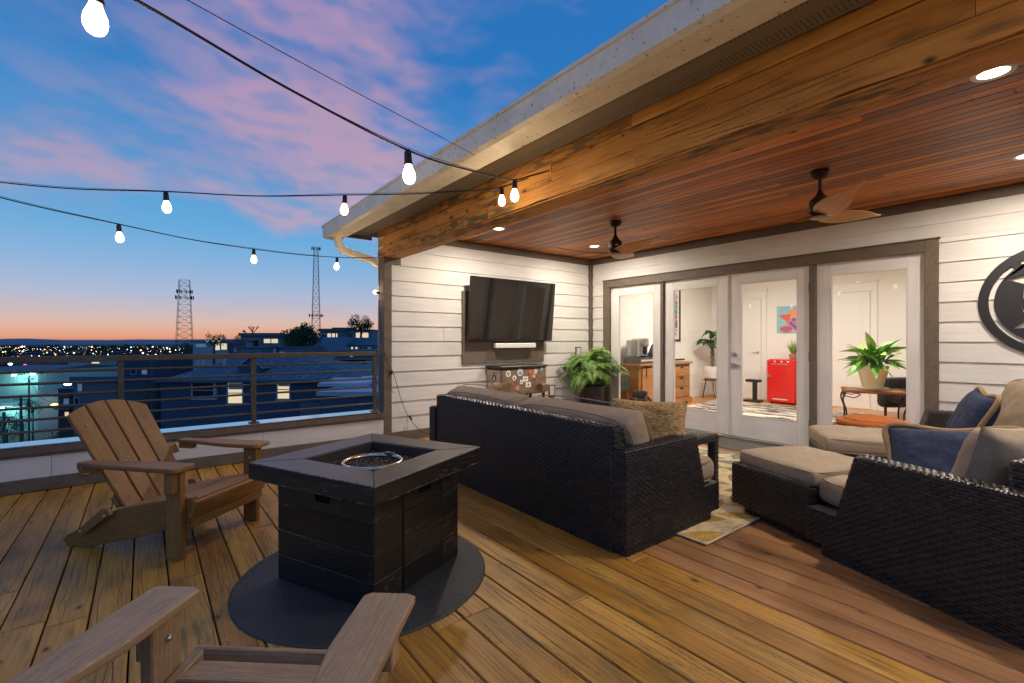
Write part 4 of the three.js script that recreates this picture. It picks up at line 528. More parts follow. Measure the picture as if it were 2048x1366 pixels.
// ---------- room behind the glazed doors ----------
{
  const ZB = -9.8, mFloor = woodMats(tOak, ['#f6e2c4', '#ecd4b0', '#fae6c8', '#e2c8a0'], { roughness: .32 });
  part('interior_wall', bx(-5.62, -5.5, 0, 2.6, ZB, ZW - .18, 0), mInWall, house); part('interior_wall', bx(-5.62, 1.3, 0, 2.6, ZB - .12, ZB, 0), mInWall, house); part('interior_wall', bx(1.2, 1.32, 0, 2.6, ZB, ZW - .18, 0), mInWall, house);
  part('interior_wall', [bx(-5.5, -4.9, 0, 2.6, ZW - .2, ZW - .181, 0), bx(-1.1, 1.2, 0, 2.6, ZW - .2, ZW - .181, 0), bx(-4.9, -1.1, 2.03, 2.6, ZW - .2, ZW - .181, 0)], mInWall, house);
  part('interior_ceiling', bx(-5.62, 1.32, 2.601, 2.619, ZB, ZW - .18, 0), mInWall, house);
  for (let y = .16; y < 2.6; y += .305) part('shiplap_board', bx(-5.4995, -5.492, y + .002, Math.min(y + .303, 2.598), ZB + .002, ZW - .205, .0015), mInWall, house);
  for (let z = ZW - .2, i = 0; z > ZB; z -= .125, i++) { const c = rr(-4.2, -2); for (const [a, b] of [[-5.5, c], [c, 1.2]]) part('floor_board', bx(a + .0005, b - .0005, -.02, .012 + rr(0, .0006), Math.max(z - .124, ZB), z, .001, 0), pick(mFloor), house); }
  part('interior_floor', bx(-5.6, 1.3, -.3, -.025, ZB, ZW - .18, 0), mVoid, house);
  part('skirting', [bx(-5.4915, -5.478, .013, .15, ZB + .016, ZW - .21), bx(-5.4915, -5.27, .013, .15, ZB, ZB + .015), bx(-4.3, -3.5, .013, .15, ZB, ZB + .015), bx(-2.5, 1.2, .013, .15, ZB, ZB + .015)], mInTrim, house);
  const panelDoor = (x0, x1, knobX) => { const g = new THREE.Group(); g.name = 'interior_door'; house.add(g); const y1 = 2.04; part('slab', bx(x0, x1, .016, y1, ZB + .004, ZB + .03), mInTrim, g); const h = (y1 - .2) / 5; for (let k = 0; k < 5; k++) { const y = .1 + k * h + .03; part('panel', [bx(x0 + .1, x1 - .1, y, y + .008, ZB + .0302, ZB + .036), bx(x0 + .1, x1 - .1, y + h - .07, y + h - .062, ZB + .0302, ZB + .036), bx(x0 + .1, x0 + .108, y, y + h - .062, ZB + .0302, ZB + .0362), bx(x1 - .108, x1 - .1, y, y + h - .062, ZB + .0302, ZB + .0362), bx(x0 + .13, x1 - .13, y + .03, y + h - .09, ZB + .0302, ZB + .034, .003)], mInTrim, g); }
    part('casing', [bx(x0 - .1, x0 - .004, .013, y1 + .005, ZB + .001, ZB + .022), bx(x1 + .004, x1 + .1, .013, y1 + .005, ZB + .001, ZB + .022), bx(x0 - .1, x1 + .1, y1 + .0055, y1 + .16, ZB + .001, ZB + .026), bx(x0 - .13, x1 + .13, y1 + .1605, y1 + .19, ZB + .001, ZB + .05)], mInTrim, g);
    part('knob', [cy(.028, .028, .01, knobX, .95, ZB + .036, Math.PI / 2), bc(.11, .018, .014, knobX + (knobX > (x0 + x1) / 2 ? -.045 : .045), .95, ZB + .07, 0, 0, 0, .005), cy(.01, .01, .035, knobX, .95, ZB + .055, Math.PI / 2)], mSteel, g); };
  const xa = onZ(1523, 700, ZB)[0], xb = onZ(1741, 700, ZB)[0]; panelDoor(xa - .78, xa, xa - .06); panelDoor(xb - .78, xb, xb - .72);
  for (const [x, z] of [[-4.1, -7.6], [-1.9, -7.6]]) { const t = thing('flush_light', x < -3 ? 'flush ceiling light above the indoor rug' : 'flush ceiling light above indoor plant table', 'ceiling light', [x, 2.6, z]); part('base', cy(.19, .19, .02, 0, -.01, 0), mWhite, t); part('diffuser', uvm(lathe([[0, -.07], [.1, -.06], [.16, -.04], [.175, -.02]], 24)), plain('#ffffff', .5, { emissive: '#ffeccc', emissiveIntensity: 5 }), t); const l = new THREE.RectAreaLight('#fff3e4', 118, .42, .42); l.position.y = -.085; l.rotation.x = -Math.PI / 2; t.add(l); }

  // sideboard along the left wall
  const mPine = woodMats(tOak, ['#cdbfae', '#bcab98', '#d6c8b6'], {}), s = thing('sideboard', 'rustic pine sideboard with drawers against indoor wall', 'sideboard', [-5.24, .012, -7.42]);
  part('carcass', bx(-.22, .2, .06, .75, -.78, .78), mPine[1], s); part('top', bx(-.235, .245, .75, .785, -.81, .81), mPine[0], s); part('base', bx(-.22, .235, 0, .115, -.8, .8), mPine[2], s);
  for (let k = 0; k < 3; k++) { const y = .13 + k * .195, d = part('drawer', bx(.2005, .217, y, y + .185, -.74, -.22), mPine[k], s); part('pull', bx(.2175, .228, y + .15, y + .175, -.53, -.43), mIron, d); }
  const bd = part('barn_door', [bx(.2005, .222, .125, .7, .05, .7)], mPine[2], s); part('hanger', [bx(.2225, .23, .55, .74, .14, .165), bx(.2225, .23, .55, .74, .58, .605)], mIron, bd); part('rail', bx(.2005, .214, .705, .722, -.76, .76), mIron, s);
  const cm = thing('coffee_maker', 'silver pod coffee maker on the pine sideboard', 'coffee maker', [-5.22, .9, -6.86]); part('reservoir', bx(-.16, .08, .0, .3, .03, .14, .02), mk({ color: L3(.6, .62, .62), roughness: .1, transmission: .6, thickness: 0 }), cm); part('body', bx(-.15, .1, 0, .33, -.12, .028, .025), mSteel, cm); part('head', bx(.0, .16, .19, .335, -.11, .02, .02), mSteel, cm); part('spout', bx(.1, .15, .05, .19, -.08, -.01, .01), mBlack, cm); part('tray', bx(.0, .17, .0, .03, -.11, .02, .004), mBlack, cm);
  const pd = thing('pod_drawer', 'clear pod drawer under the coffee maker', 'drawer', [-5.22, .798, -6.87]); part('case', bx(-.17, .19, 0, .1, -.17, .2, .004), plain(L3(.12, .12, .12), .25, { metalness: .5 }), pd); for (let i = 0; i < 6; i++) part('pod', cy(.02, .017, .03, .196, .05, -.14 + i * .06, 0, 0, Math.PI / 2, 12), mWhite, pd);
  const bg = thing('gift_box', 'dark starry box with slanted side on sideboard', 'box', [-5.18, .797, -7.22]); part('box', at(uvm(ext([[-.13, 0], [.13, 0], [.13, .2], [.0, .33], [-.02, .33], [-.13, .18]], .14, .004)), 0, 0, 0, 0, Math.PI / 2, 0), plain(L3(.03, .032, .07), .6), bg); for (let i = 0; i < 9; i++) part('star_print', cy(.007, .007, .001, .1405, rr(.04, .22), rr(-.09, .09), 0, 0, Math.PI / 2, 5), plain(L3(.8, .8, .8), .6), bg);
  for (const dz of [0, .07]) one('spice_tin', dz ? 'taller black tin beside the starry box' : 'shorter black tin beside the starry box', 'tin', cy(.026, .026, .11 + dz * .5, 0, .055 + dz * .25, 0), mBlack, [-5.08, .797, -7.4 - dz]);
  const pr = thing('printer', 'white desktop printer on the pine sideboard', 'printer', [-5.22, .797, -7.86]); part('case', at(uvm(ext([[-.2, 0], [.15, 0], [.2, .17], [-.2, .17]], .38, .01)), 0, 0, .19, 0, 0, 0), mWhite, pr); part('output_slot', bx(.168, .2, .03, .06, -.14, .14), mBlack, pr);
  // bin
  const bn = thing('waste_bin', 'dark green fabric bin on wooden stand behind sidelight', 'bin', [-5.2, .012, -6.3]); part('bag', bx(-.14, .14, .33, .62, -.13, .13, .02), plain(L3(.03, .05, .03), .8), bn); for (const x of [-.12, .12]) for (const z of [-.11, .11]) part('leg', rod([x, 0, z], [x * .8, .62, z], .012), mPine[1], bn);
  // art
  const art = (w, h, fn) => { const cv = document.createElement('canvas'); cv.width = w; cv.height = h; fn(cv.getContext('2d'), w, h); const t = new THREE.CanvasTexture(cv); t.colorSpace = THREE.SRGBColorSpace; return mk({ map: t, roughness: .6 }); };
  const quad = (a, b, c, d) => { const g = new THREE.BufferGeometry(); g.setAttribute('position', new THREE.Float32BufferAttribute([...a, ...b, ...c, ...a, ...c, ...d], 3)); g.setAttribute('uv', new THREE.Float32BufferAttribute([0, 0, 1, 0, 1, 1, 0, 0, 1, 1, 0, 1], 2)); g.computeVertexNormals(); return g; };
  const f1 = thing('framed_print', 'tall framed print of bright shapes on indoor wall', 'picture', [-5.475, 1.72, -8.2]); part('frame', [bx(-.014, .014, -.54, .54, -.36, -.325), bx(-.014, .014, -.54, .54, .325, .36), bx(-.014, .014, -.54, -.505, -.325, .325), bx(-.014, .014, .505, .54, -.325, .325)], mBlack, f1); part('mat_board', bx(-.012, -.002, -.505, .505, -.325, .325, 0), mWhite, f1);
  part('print', quad([.001, -.43, .26], [.001, -.43, -.26], [.001, .43, -.26], [.001, .43, .26]), art(128, 256, (c, w, h) => { c.fillStyle = '#d8c3ae'; c.fillRect(0, 0, w, h); const r = rng(3), k = ['#c84e3c', '#3d7ea6', '#e0a23c', '#7b4b8c', '#d9778a', '#3f9a8c', '#29343f']; for (let i = 0; i < 260; i++) { c.fillStyle = i > 180 && r() < .7 ? ['#4a3d33', '#7d6450', '#a88c70'][r() * 3 | 0] : k[r() * 7 | 0]; c.beginPath(); c.arc(r() * w, i > 180 ? h * (.68 + r() * .32) : r() * h * .7, 3 + r() * 9, 0, 3 + r() * 3); c.fill(); } }), f1);
  const pg = onZ(1555, 613, ZB), f2 = thing('canvas_painting', 'bright canvas painting of a pink animal above red fridge', 'painting', [pg[0] + .36, 1.605, ZB + .02]); part('canvas', bx(-.36, .36, -.255, .255, -.018, .012), mWhite, f2);
  part('painted_face', quad([-.358, -.253, .0135], [.358, -.253, .0135], [.358, .253, .0135], [-.358, .253, .0135]), art(256, 192, (c, w, h) => { c.fillStyle = '#8fc3d2'; c.fillRect(0, 0, w, h); const r = rng(4); for (let i = 0; i < 90; i++) { c.fillStyle = ['#9fd0da', '#7db6c8', '#b4d9dd'][i % 3]; c.fillRect(r() * w, r() * h, 14, 5); } const blob = (x, y, a, b, col) => { c.fillStyle = col; c.beginPath(); c.ellipse(x, y, a, b, 0, 0, 7); c.fill(); }; blob(150, 110, 88, 78, '#d9788f'); blob(120, 60, 50, 40, '#e59a6a'); blob(185, 60, 40, 36, '#b9a24c'); c.fillStyle = '#d8604a'; c.beginPath(); c.moveTo(10, 66); c.lineTo(92, 60); c.lineTo(74, 122); c.fill(); blob(168, 118, 36, 30, '#e05a8a'); blob(110, 100, 14, 12, '#3f6fb0'); blob(160, 92, 12, 12, '#2f3f6f'); c.fillStyle = '#5b5fa8'; c.beginPath(); c.moveTo(88, 110); c.lineTo(150, 170); c.lineTo(130, 180); c.lineTo(80, 128); c.fill(); blob(158, 122, 5, 8, '#6a2740'); blob(180, 122, 5, 8, '#6a2740'); blob(60, 168, 40, 22, '#b85a70'); }), f2);
  // red fridge with grass pot
  const mRed = mk({ color: L3(.62, .012, .014), roughness: .18, clearcoat: .5, clearcoatRoughness: .05 }), fr = thing('mini_fridge', 'glossy red retro mini fridge against indoor wall', 'fridge', [-3.88, .012, -9.55]);
  part('cabinet', bx(-.25, .25, .02, .83, -.23, .18, .025), mRed, fr); part('door', bx(-.25, .25, .03, .82, .183, .225, .02), mRed, fr); part('handle', bx(-.235, -.17, .49, .535, .2255, .245, .006), mSteel, fr); part('badge', bx(-.16, .12, .735, .75, .2255, .229, .001), mSteel, fr); for (const x of [-.1, .02, .13]) part('knob', cy(.016, .016, .008, x, .79, .229, Math.PI / 2), mWhite, fr); part('grille', bx(-.14, .12, .08, .1, .2255, .229, .002), mWhite, fr); for (const x of [-.2, .2]) for (const z of [-.18, .13]) part('foot', cy(.02, .02, .022, x, .01, z), mBlack, fr);
  const mGrass = mk({ color: L3(.2, .3, .04), roughness: .6, side: THREE.DoubleSide }), gp = thing('grass_pot', 'spiky grass plant in pot on the red fridge', 'potted plant', [-3.72, .845, -9.5]); part('pot', lathe([[0, 0], [.06, 0], [.08, .1], [.07, .1], [.06, .08], [0, .08]], 16), plain(L3(.5, .22, .15), .7), gp); { const P = [], I = []; for (let i = 0; i < 90; i++) { const a = R() * 6.283, l = rr(.18, .32), o = rr(.1, .55); leafQuad(P, I, [Math.cos(a) * .03, .09, Math.sin(a) * .03], [Math.cos(a) * o, 1 - o * .4, Math.sin(a) * o], [-Math.sin(a), 0, Math.cos(a)], l, .006); } part('blades', toGeo(P, I), mGrass, gp).userData.kind = 'stuff'; }
  one('gym_stool', 'black pedestal stool beside the red fridge', 'stool', [bx(-.16, .1, .38, .43, -.07, .07, .01), bx(-.04, .03, .03, .38, -.03, .03), bx(-.19, .12, 0, .035, -.09, .09, .008)], mBlack, [-4.33, .012, -9.3]);
  // money tree on hairpin stool
  const mt = thing('money_tree', 'braided trunk money tree in white pot indoors', 'potted plant', [-5.08, .412, -9.08]); part('pot', uvm(lathe([[0, 0], [.12, 0], [.16, .04], [.17, .26], [.155, .26], [.15, .22], [0, .22]], 24)), mWhite, mt); const mBark = plain(L3(.2, .13, .07), .8); for (let k = 0; k < 3; k++) part('trunk', tube(Array.from({ length: 9 }, (_, i) => [Math.cos(i * 1.1 + k * 2.09) * .022, .2 + i * .055, Math.sin(i * 1.1 + k * 2.09) * .022]), .016, 40, 6), mBark, mt);
  const leafG = (L, w, fold) => { const P = [], I = [], N = 6; for (let i = 0; i <= N; i++) { const f = i / N, q = w * Math.sin(Math.PI * f ** .8) , y = -.35 * L * f * f; P.push(L * f, y + fold * q, -q, L * f, y, 0, L * f, y + fold * q, q); } for (let i = 0; i < N; i++) for (let j = 0; j < 2; j++) { const a = i * 3 + j; I.push(a, a + 1, a + 3, a + 1, a + 4, a + 3); } return toGeo(P, I); };
  const mLeaf = [L3(.03, .12, .03), L3(.05, .17, .045), L3(.08, .22, .06)].map(c => mk({ color: c, roughness: .4, side: THREE.DoubleSide })), lg = leafG(.26, .05, .25);
  for (let i = 0; i < 13; i++) { const a = i * 2.4, e = rr(.2, .8), st = [Math.cos(a) * e * .25, .66 + rr(.05, .34), Math.sin(a) * e * .25]; part('stem', rod([0, .62, 0], st, .005, 5), mLeaf[0], mt); for (let k = 0; k < 5; k++) { const l = part('leaf', lg, mLeaf[(i + k) % 3], mt); l.position.set(...st); l.rotation.set(0, a + (k - 2) * .75, rr(-.5, .2), 'YXZ'); l.scale.setScalar(rr(.7, 1)); } }
  const hs = thing('hairpin_stool', 'round stool on hairpin legs under the money tree', 'stool', [-5.08, .012, -9.08]); part('seat', cy(.17, .17, .025, 0, .387, 0, 0, 0, 0, 28), woodMats(tOak, ['#8a6a50'])[0], hs); for (let k = 0; k < 3; k++) { const a = k * 2.094 + .4; part('leg', tube([[Math.cos(a - .35) * .13, .375, Math.sin(a - .35) * .13], [Math.cos(a - .08) * .18, .02, Math.sin(a - .08) * .18], [Math.cos(a) * .183, .006, Math.sin(a) * .183], [Math.cos(a + .08) * .18, .02, Math.sin(a + .08) * .18], [Math.cos(a + .35) * .13, .375, Math.sin(a + .35) * .13]], .006, 40, 5), mIron, hs); }
  // indoor rug
  const rt = tex(512, 512, 2, 2, (u, v) => { const n = fb(u * 6, v * 60, 6, 60, 91, 4), m = fb(u * 30, v * 120, 30, 120, 95, 2), b = fb(u * 5, v * 5, 5, 5, 97, 3), k = sst(.42, .58, n * .6 + m * .3 + b * .25 - .06); return [...mixc([52, 50, 50], [216, 208, 194], k), k]; });
  one('indoor_rug', 'black and cream streaked rug on indoor floor', 'rug', uvm(at(cb(2.6, .012, 2.1, .004), 0, .006, 0)), mk({ map: rt.map, roughness: .95 }), [-3.5, .013, -8.02], .12);
  // iron plant table with potted lily
  const ps = thing('plant_table', 'small tile topped table with scrolled iron legs indoors', 'table', [-2.18, .012, -8.22], .35); part('top', [bx(-.36, .36, .445, .485, -.28, .28, .008)], woodMats(tOak, ['#a8703c'])[0], ps); part('tiles', [bx(-.31, .31, .4855, .49, -.23, .23, .001)], plain(L3(.3, .2, .11), .5), ps);
  for (const x of [-1, 1]) for (const z of [-1, 1]) { part('leg', tube([[x * .33, .445, z * .25], [x * .36, .35, z * .27], [x * .32, .18, z * .24], [x * .33, .02, z * .25], [x * .35, 0, z * .27]], .012, 30, 6), mIron, ps); part('scroll', tube([[x * .34, .4, z * .25], [x * .22, .38, z * .25], [x * .16, .43, z * .25], [x * .22, .44, z * .25]], .007, 24, 5), mIron, ps); part('scroll', tube([[x * .34, .4, z * .25], [x * .34, .37, z * .14], [x * .34, .43, z * .08]], .007, 18, 5), mIron, ps); }
  const pt = thing('potted_lily', 'broad leaved green plant in cream pot on table indoors', 'potted plant', [-2.18, .502, -8.22]); part('pot', uvm(lathe([[0, .02], [.12, .02], [.18, .3], [.19, .33], [.175, .33], [.165, .28], [0, .28]], 28)), plain(L3(.72, .68, .5), .5), pt); part('saucer', lathe([[0, 0], [.18, 0], [.2, .025], [.17, .02], [0, .015]], 28), plain(L3(.7, .66, .5), .5), pt);
  const mLily = [L3(.08, .24, .03), L3(.13, .34, .045), L3(.3, .46, .1)].map(c => mk({ color: c, roughness: .38, side: THREE.DoubleSide })), lg2 = [leafG(.4, .07, .3), leafG(.46, .085, .3), leafG(.34, .06, .3)];
  for (let i = 0; i < 64; i++) { const a = i * 2.4, e = i % 3 ? rr(.35, 1.35) : rr(-.35, .5), q = rr(.03, .16), l = part('leaf', lg2[i % 3], mLily[R() < .35 ? 2 : i % 2], pt); l.position.set(Math.cos(a) * q, .31 + rr(0, .2), Math.sin(a) * q); l.rotation.set(rr(-.5, .5), -a, e, 'YXZ'); l.scale.setScalar(rr(.55, .88)); }
  const ac = thing('leather_armchair', 'black leather armchair in corner behind plant table', 'armchair', [-1.72, .012, -9.1], -.5), mLe = plain(L3(.016, .016, .017), .4); part('backrest', at(cushionGeo(.75, .2, .75, .08, 31, .02, .004), 0, .62, -.28, 1.35), mLe, ac); part('seat', at(cushionGeo(.72, .2, .65, .07, 32, .02, .004), 0, .35, .05), mLe, ac); for (const x of [-.42, .42]) part('arm', at(cushionGeo(.18, .45, .75, .07, 33, .01, .004), x, .38, .02), mLe, ac); for (const x of [-.42, .42]) for (const z of [-.3, .3]) part('foot', cy(.02, .015, .16, x, .08, z), mIron, ac);
}

// ---------- the town below ----------
{
  const GY = -21, sc = d => d / F;
  const gh = (az, r) => { const hill = lerp(GY, -10, sst(-33, -20, az) * sst(500, 120, r) * sst(20, 60, r)); return r < 24 ? lerp(-15, hill, sst(10, 24, r)) : hill; };
  // terrain sheet, polar grid out to the skyline
  { const rs = [7, 12, 18, 24, 32, 45, 60, 80, 105, 140, 190, 260, 360, 500, 700, 1000, 1500, 2300, 3600, 6000, 11000], N = 120, P = [], I = []; for (const r of rs) for (let i = 0; i <= N; i++) { const az = i / N * 360 - 180, a = YAW - az / 57.2958, b = fb(az * .3 + 60, r * .02, 256, 256, 7, 3) - .5; P.push(-Math.sin(a) * r, gh(az, r) + b * Math.min(2, r * .01), -Math.cos(a) * r); } for (let j = 0; j < rs.length - 1; j++) for (let i = 0; i < N; i++) { const a = j * (N + 1) + i, b = a + 1, c = a + N + 1, d = c + 1; I.push(a, b, c, b, d, c); }
    const g = new THREE.BufferGeometry(); g.setAttribute('position', new THREE.Float32BufferAttribute(P, 3)); g.setIndex(I); g.computeVertexNormals(); if (g.attributes.normal.getY(N * 4) < 0) { g.setIndex(I.reverse()); g.computeVertexNormals(); }
    one('ground', null, null, uvm(g), mk({ map: grit.map, color: L3(.07, .08, .06), roughness: .95 }), null, 0, null, 'structure'); }
  const hillM = plain(L3(.3, .25, .27), 1);
  const ridge = (D, h, th, s, n = 140) => { const P = [], I = []; for (let i = 0; i <= n; i++) { const az = (i / n * 150 - 95) / 57.2958, a = YAW - az, k = h * (.55 + .75 * fb(i * s + 5, 3, 256, 256, 13, 4)) + (fb(i * s * 6, 9, 256, 256, 17, 2) - .5) * h * .12; for (const [q, y] of [[D, GY - 2], [D + th * .5, GY + k * .8], [D + th, GY + k], [D + th * 2, GY - 5]]) P.push(-Math.sin(a) * q, y, -Math.cos(a) * q); } for (let i = 0; i < n; i++) for (let j = 0; j < 3; j++) { const a = i * 4 + j, b = a + 1, c = a + 4, d = a + 5; I.push(a, c, b, b, c, d); } const g = new THREE.BufferGeometry(); g.setAttribute('position', new THREE.Float32BufferAttribute(P, 3)); g.setIndex(I); g.computeVertexNormals(); return g; };
  one('hills', null, null, [ridge(3200, 26, 350, .35), ridge(5200, 30, 500, .22)], hillM, null, 0, null, 'structure');
  // street sheet
  const G = (px, py, y = GY) => PX(px, py, (CAMH - y) * F / (py - CY));
  { const L = [[40, 905], [62, 868], [78, 838], [92, 812], [102, 795], [112, 780]], Rr = [[128, 905], [126, 868], [124, 838], [123, 812], [123, 795], [124, 780]], P = [], I = []; L.forEach((l, i) => { P.push(...G(...l, GY + .9), ...G(...Rr[i], GY + .9)); if (i) { const k = i * 2; I.push(k - 2, k - 1, k, k - 1, k + 1, k); } }); one('street', null, null, toGeo(P, I), plain(L3(.06, .06, .062), .85), null, 0, null, 'structure'); }
  const mLit = plain('#fff3da', .6, { emissive: '#ffdf9e', emissiveIntensity: .75 }), mDim = plain('#cfd6e0', .4, { emissive: '#9fb4cc', emissiveIntensity: .12 }), mPane = plain(L3(.02, .03, .045), .12), mFrame = plain(L3(.5, .52, .55), .6);
  const wall = (r, g, b) => mk({ map: grit.map, color: L3(r, g, b), roughness: .8 });
  // a building whose front stands parallel to the picture at a depth read from window and storey heights
  function bld(name, label, cat, [x0, x1, y0, y1], d, m, o = {}) {
    const k = sc(d), mid = (x0 + x1) / 2, p = PX(mid, y1, d), t = thing(name, label, cat, p, YAW + (o.turn ?? 0), o.group), w = (x1 - x0) * k, h = (y1 - y0) * k, dp = o.dp ?? w * .7, X = x => (x - mid) * k, Y = y => (y1 - y) * k;
    const wl = part('wall', bx(-w / 2, w / 2, -(o.sink ?? 4), h, -dp, 0, .02), m, t);
    const rm = o.roof ?? plain(L3(.12, .13, .15), .9), rk = o.kind ?? 'flat', rh = (o.rh ?? 8) * k, e = .3;
    if (rk === 'flat') part('roof', [bx(-w / 2 - .15, w / 2 + .15, h + .001, h + .25, -dp - .15, .15, .02)], rm, t);
    else if (rk === 'shed') { const g = ext([[-.4, 0], [dp + .4, o.back ? rh : 0], [dp + .4, (o.back ? rh : 0) + .2], [-.4, o.back ? .2 : rh + .2], ...(o.back ? [] : [[-.4, rh]])].slice(0, o.back ? 4 : 4), w + .6, 0); g.applyMatrix4(_m.makeBasis(V(NZ), V(Y1), V(X1))); g.translate(-w / 2 - .3, h, 0); part('roof', uvm(g), rm, t); if (!o.back) part('clerestory', bx(-w / 2, w / 2, h + .002, h + rh * .9, -.4, -.1, 0), m, t); }
    else { const a = w / 2 + e, r1 = o.ridge ? X(o.ridge[0]) : rk === 'hip' ? -w / 2 + dp / 2 : -a, r2 = o.ridge ? X(o.ridge[1]) : rk === 'hip' ? w / 2 - dp / 2 : a, P = rk === 'cross' ? [[-a, h, e], [a, h, e], [a, h, -dp - e], [-a, h, -dp - e], [0, h + rh, e], [0, h + rh, -dp - e]] : [[-a, h, e], [a, h, e], [a, h, -dp - e], [-a, h, -dp - e], [r1, h + rh, -dp / 2], [r2, h + rh, -dp / 2]]; const I = rk === 'cross' ? [0, 1, 4, 1, 2, 5, 1, 5, 4, 2, 3, 5, 3, 0, 4, 3, 4, 5, 0, 3, 2, 0, 2, 1] : [0, 1, 5, 0, 5, 4, 1, 2, 5, 2, 3, 4, 2, 4, 5, 3, 0, 4, 0, 3, 2, 0, 2, 1]; part('roof', uvm(toGeo(P.flat(), I)), rm, t); }
    for (const [a, b, c, f, lit, nopane] of o.win ?? []) { const wx = X(a), wx2 = X(c), wy = Y(f), wy2 = Y(b), q = Math.min(.09, (wx2 - wx) * .12), fr = part('window', [bx(wx - q, wx2 + q, wy - q, wy, .005, .06, 0), bx(wx - q, wx2 + q, wy2, wy2 + q, .005, .06, 0), bx(wx - q, wx, wy, wy2, .005, .06, 0), bx(wx2, wx2 + q, wy, wy2, .005, .06, 0), ...(o.mull ? [bx((wx + wx2) / 2 - .03, (wx + wx2) / 2 + .03, wy, wy2, .005, .05, 0)] : [])], o.frame ?? mFrame, t); if (o.sash) { part('sash_bar', bx(wx, wx2, (wy + wy2) / 2 - .03, (wy + wy2) / 2 + .03, .021, .05, 0), o.frame ?? mFrame, fr); part('sill', bx(wx - q * 1.4, wx2 + q * 1.4, wy - q * 1.7, wy - q, .005, .1, 0), o.frame ?? mFrame, fr); if (lit === 1) part('blind', bx(wx + .02, wx2 - .02, lerp(wy, wy2, .68), wy2 - .01, .0205, .024, 0), plain(L3(.55, .5, .4), .9), fr); } part('pane', bx(wx, wx2, wy, wy2, .004, .02, 0), lit === 1 ? mLit : lit === 2 ? mDim : mPane, fr); }
    for (const [a, b, c, f, dz, mm, nm] of o.add ?? []) part(nm ?? 'annex', bx(X(a), X(c), Y(f), Y(b), .003, dz * 1, .01), mm ?? m, t);
    return t;
  }
  const lampGlow = (c, i) => plain('#ffffff', .5, { emissive: c, emissiveIntensity: i });
  function lamp(label, px, py, d, col, I, baseY, o = {}) { const head = PX(px, py, d), t = thing(o.name ?? 'street_lamp', label, o.cat ?? 'street lamp', [head[0], baseY, head[2]], YAW); const h = head[1] - baseY; part('pole', cy(.09, .14, h + .3, .9, (h + .3) / 2, 0, 0, 0, 0, 8), plain(o.wood ? L3(.16, .1, .06) : L3(.12, .12, .12), .7), t); part('arm', rod([.9, h + .15, 0], [0, h + .1, 0], .05, 6), mIron, t); for (const dx of o.twin ? [-.45, .45] : [0]) part('lamp_head', sp((o.r ?? .26) * 1.5, dx, h, .05, 10, .7), lampGlow(col, o.e ?? 8), t); const l = new THREE.PointLight(col, I * 4, 0, 2); l.position.set(0, h - .02, .1); l.shadow.radius = 6; l.castShadow = true; t.add(l); }
  // low ground on the left
  const tRib = tex(128, 16, 1.2, 1, (u, v) => { const s = .5 + .5 * Math.sin(u * 6.283 * 4); return [200 + s * 40, 200 + s * 40, 200 + s * 40, s]; });
  const mRib = mk({ map: tRib.map, bumpMap: tRib.bump, bumpScale: .05, color: L3(.42, .6, .6), roughness: .6 });
  const wh = bld('warehouse', 'teal lit corrugated metal warehouse beside the street', 'warehouse', [-60, 76, 742, 846], 110, mRib, { kind: 'gable', rh: 7, dp: 26, roof: plain(L3(.05, .07, .1), .6), sink: 5, add: [[-20, 806, 38, 812, 1.4, mFrame, 'canopy']] });
  for (const [px, py, I] of [[28, 750, 80], [66, 748, 46], [4, 816, 80]]) { const p = PX(px, py, 107.6); const t = thing('flood_light', px === 28 ? 'white flood light high on warehouse wall' : px === 66 ? 'flood light at warehouse corner' : 'work light under the warehouse canopy', 'flood light', p, YAW); part('lamp', bx(-.5, .5, -.16, .16, -.1, .1, .03), lampGlow('#d8fff6', px === 4 ? 5 : 7), t); part('bracket', bx(-.08, .08, -.08, .08, -2.4, -.101), mIron, t); const l = new THREE.PointLight('#a8fff0', I, 0, 2); l.position.set(0, -.25, .3); l.shadow.radius = 8; l.castShadow = true; t.add(l); }
  bld('brick_building', 'red brick building beyond the warehouse', 'building', [82, 118, 727, 775], 170, wall(.32, .09, .06), { win: [[88, 734, 95, 742, 2], [104, 734, 110, 742, 0]], dp: 14, sink: 6 });
  bld('brick_building', 'orange lit narrow brick annex beside red building', 'building', [118.5, 134, 726, 778], 172, wall(.2, .12, .08), { win: [[120, 734, 123, 742, 1], [120, 746, 123, 752, 1], [127, 740, 131, 748, 0]], dp: 12, sink: 6 });
  bld('flat_building', 'long pale teal flat roofed building behind the railing', 'building', [136, 292, 724, 790], 140, wall(.4, .54, .6), { dp: 26, sink: 8, roof: plain(L3(.3, .4, .46), .8), win: [[184, 720.5, 199, 727, 1]], add: [[205, 716, 240, 724, -4, null, 'roof_unit'], [241, 724, 268, 750, 1.2, plain(L3(.02, .02, .025), .8), 'loading_bay']] });
  bld('stone_house', 'grey shingled house with dark roof below railing', 'house', [146, 232, 764, 830], 85, wall(.2, .21, .22), { kind: 'shed', rh: 9, dp: 10, roof: plain(L3(.06, .11, .2), .7), win: [[156, 768, 164, 782, 2], [150, 796, 158, 810, 0]] });
  bld('brick_cottage', 'narrow brown cottage with one lit window by the street lamp', 'house', [116, 146, 778, 870], 90, wall(.12, .08, .06), { kind: 'gable', rh: 8, dp: 9, win: [[130, 824, 138, 832, 1], [128, 797, 138, 808, 2], [121, 797, 126, 808, 0]], add: [[116, 789, 147, 792, 1, plain(L3(.14, .14, .15), .7), 'awning'], [116, 815, 147, 818, 1, plain(L3(.14, .14, .15), .7), 'awning']] });
  bld('dark_hall', 'dark navy flat roofed hall beside the pale teal building', 'building', [240, 345, 718, 800], 95, wall(.06, .09, .14), { dp: 20, sink: 6, win: [[262, 740, 272, 748, 0], [284, 740, 294, 748, 2]] });
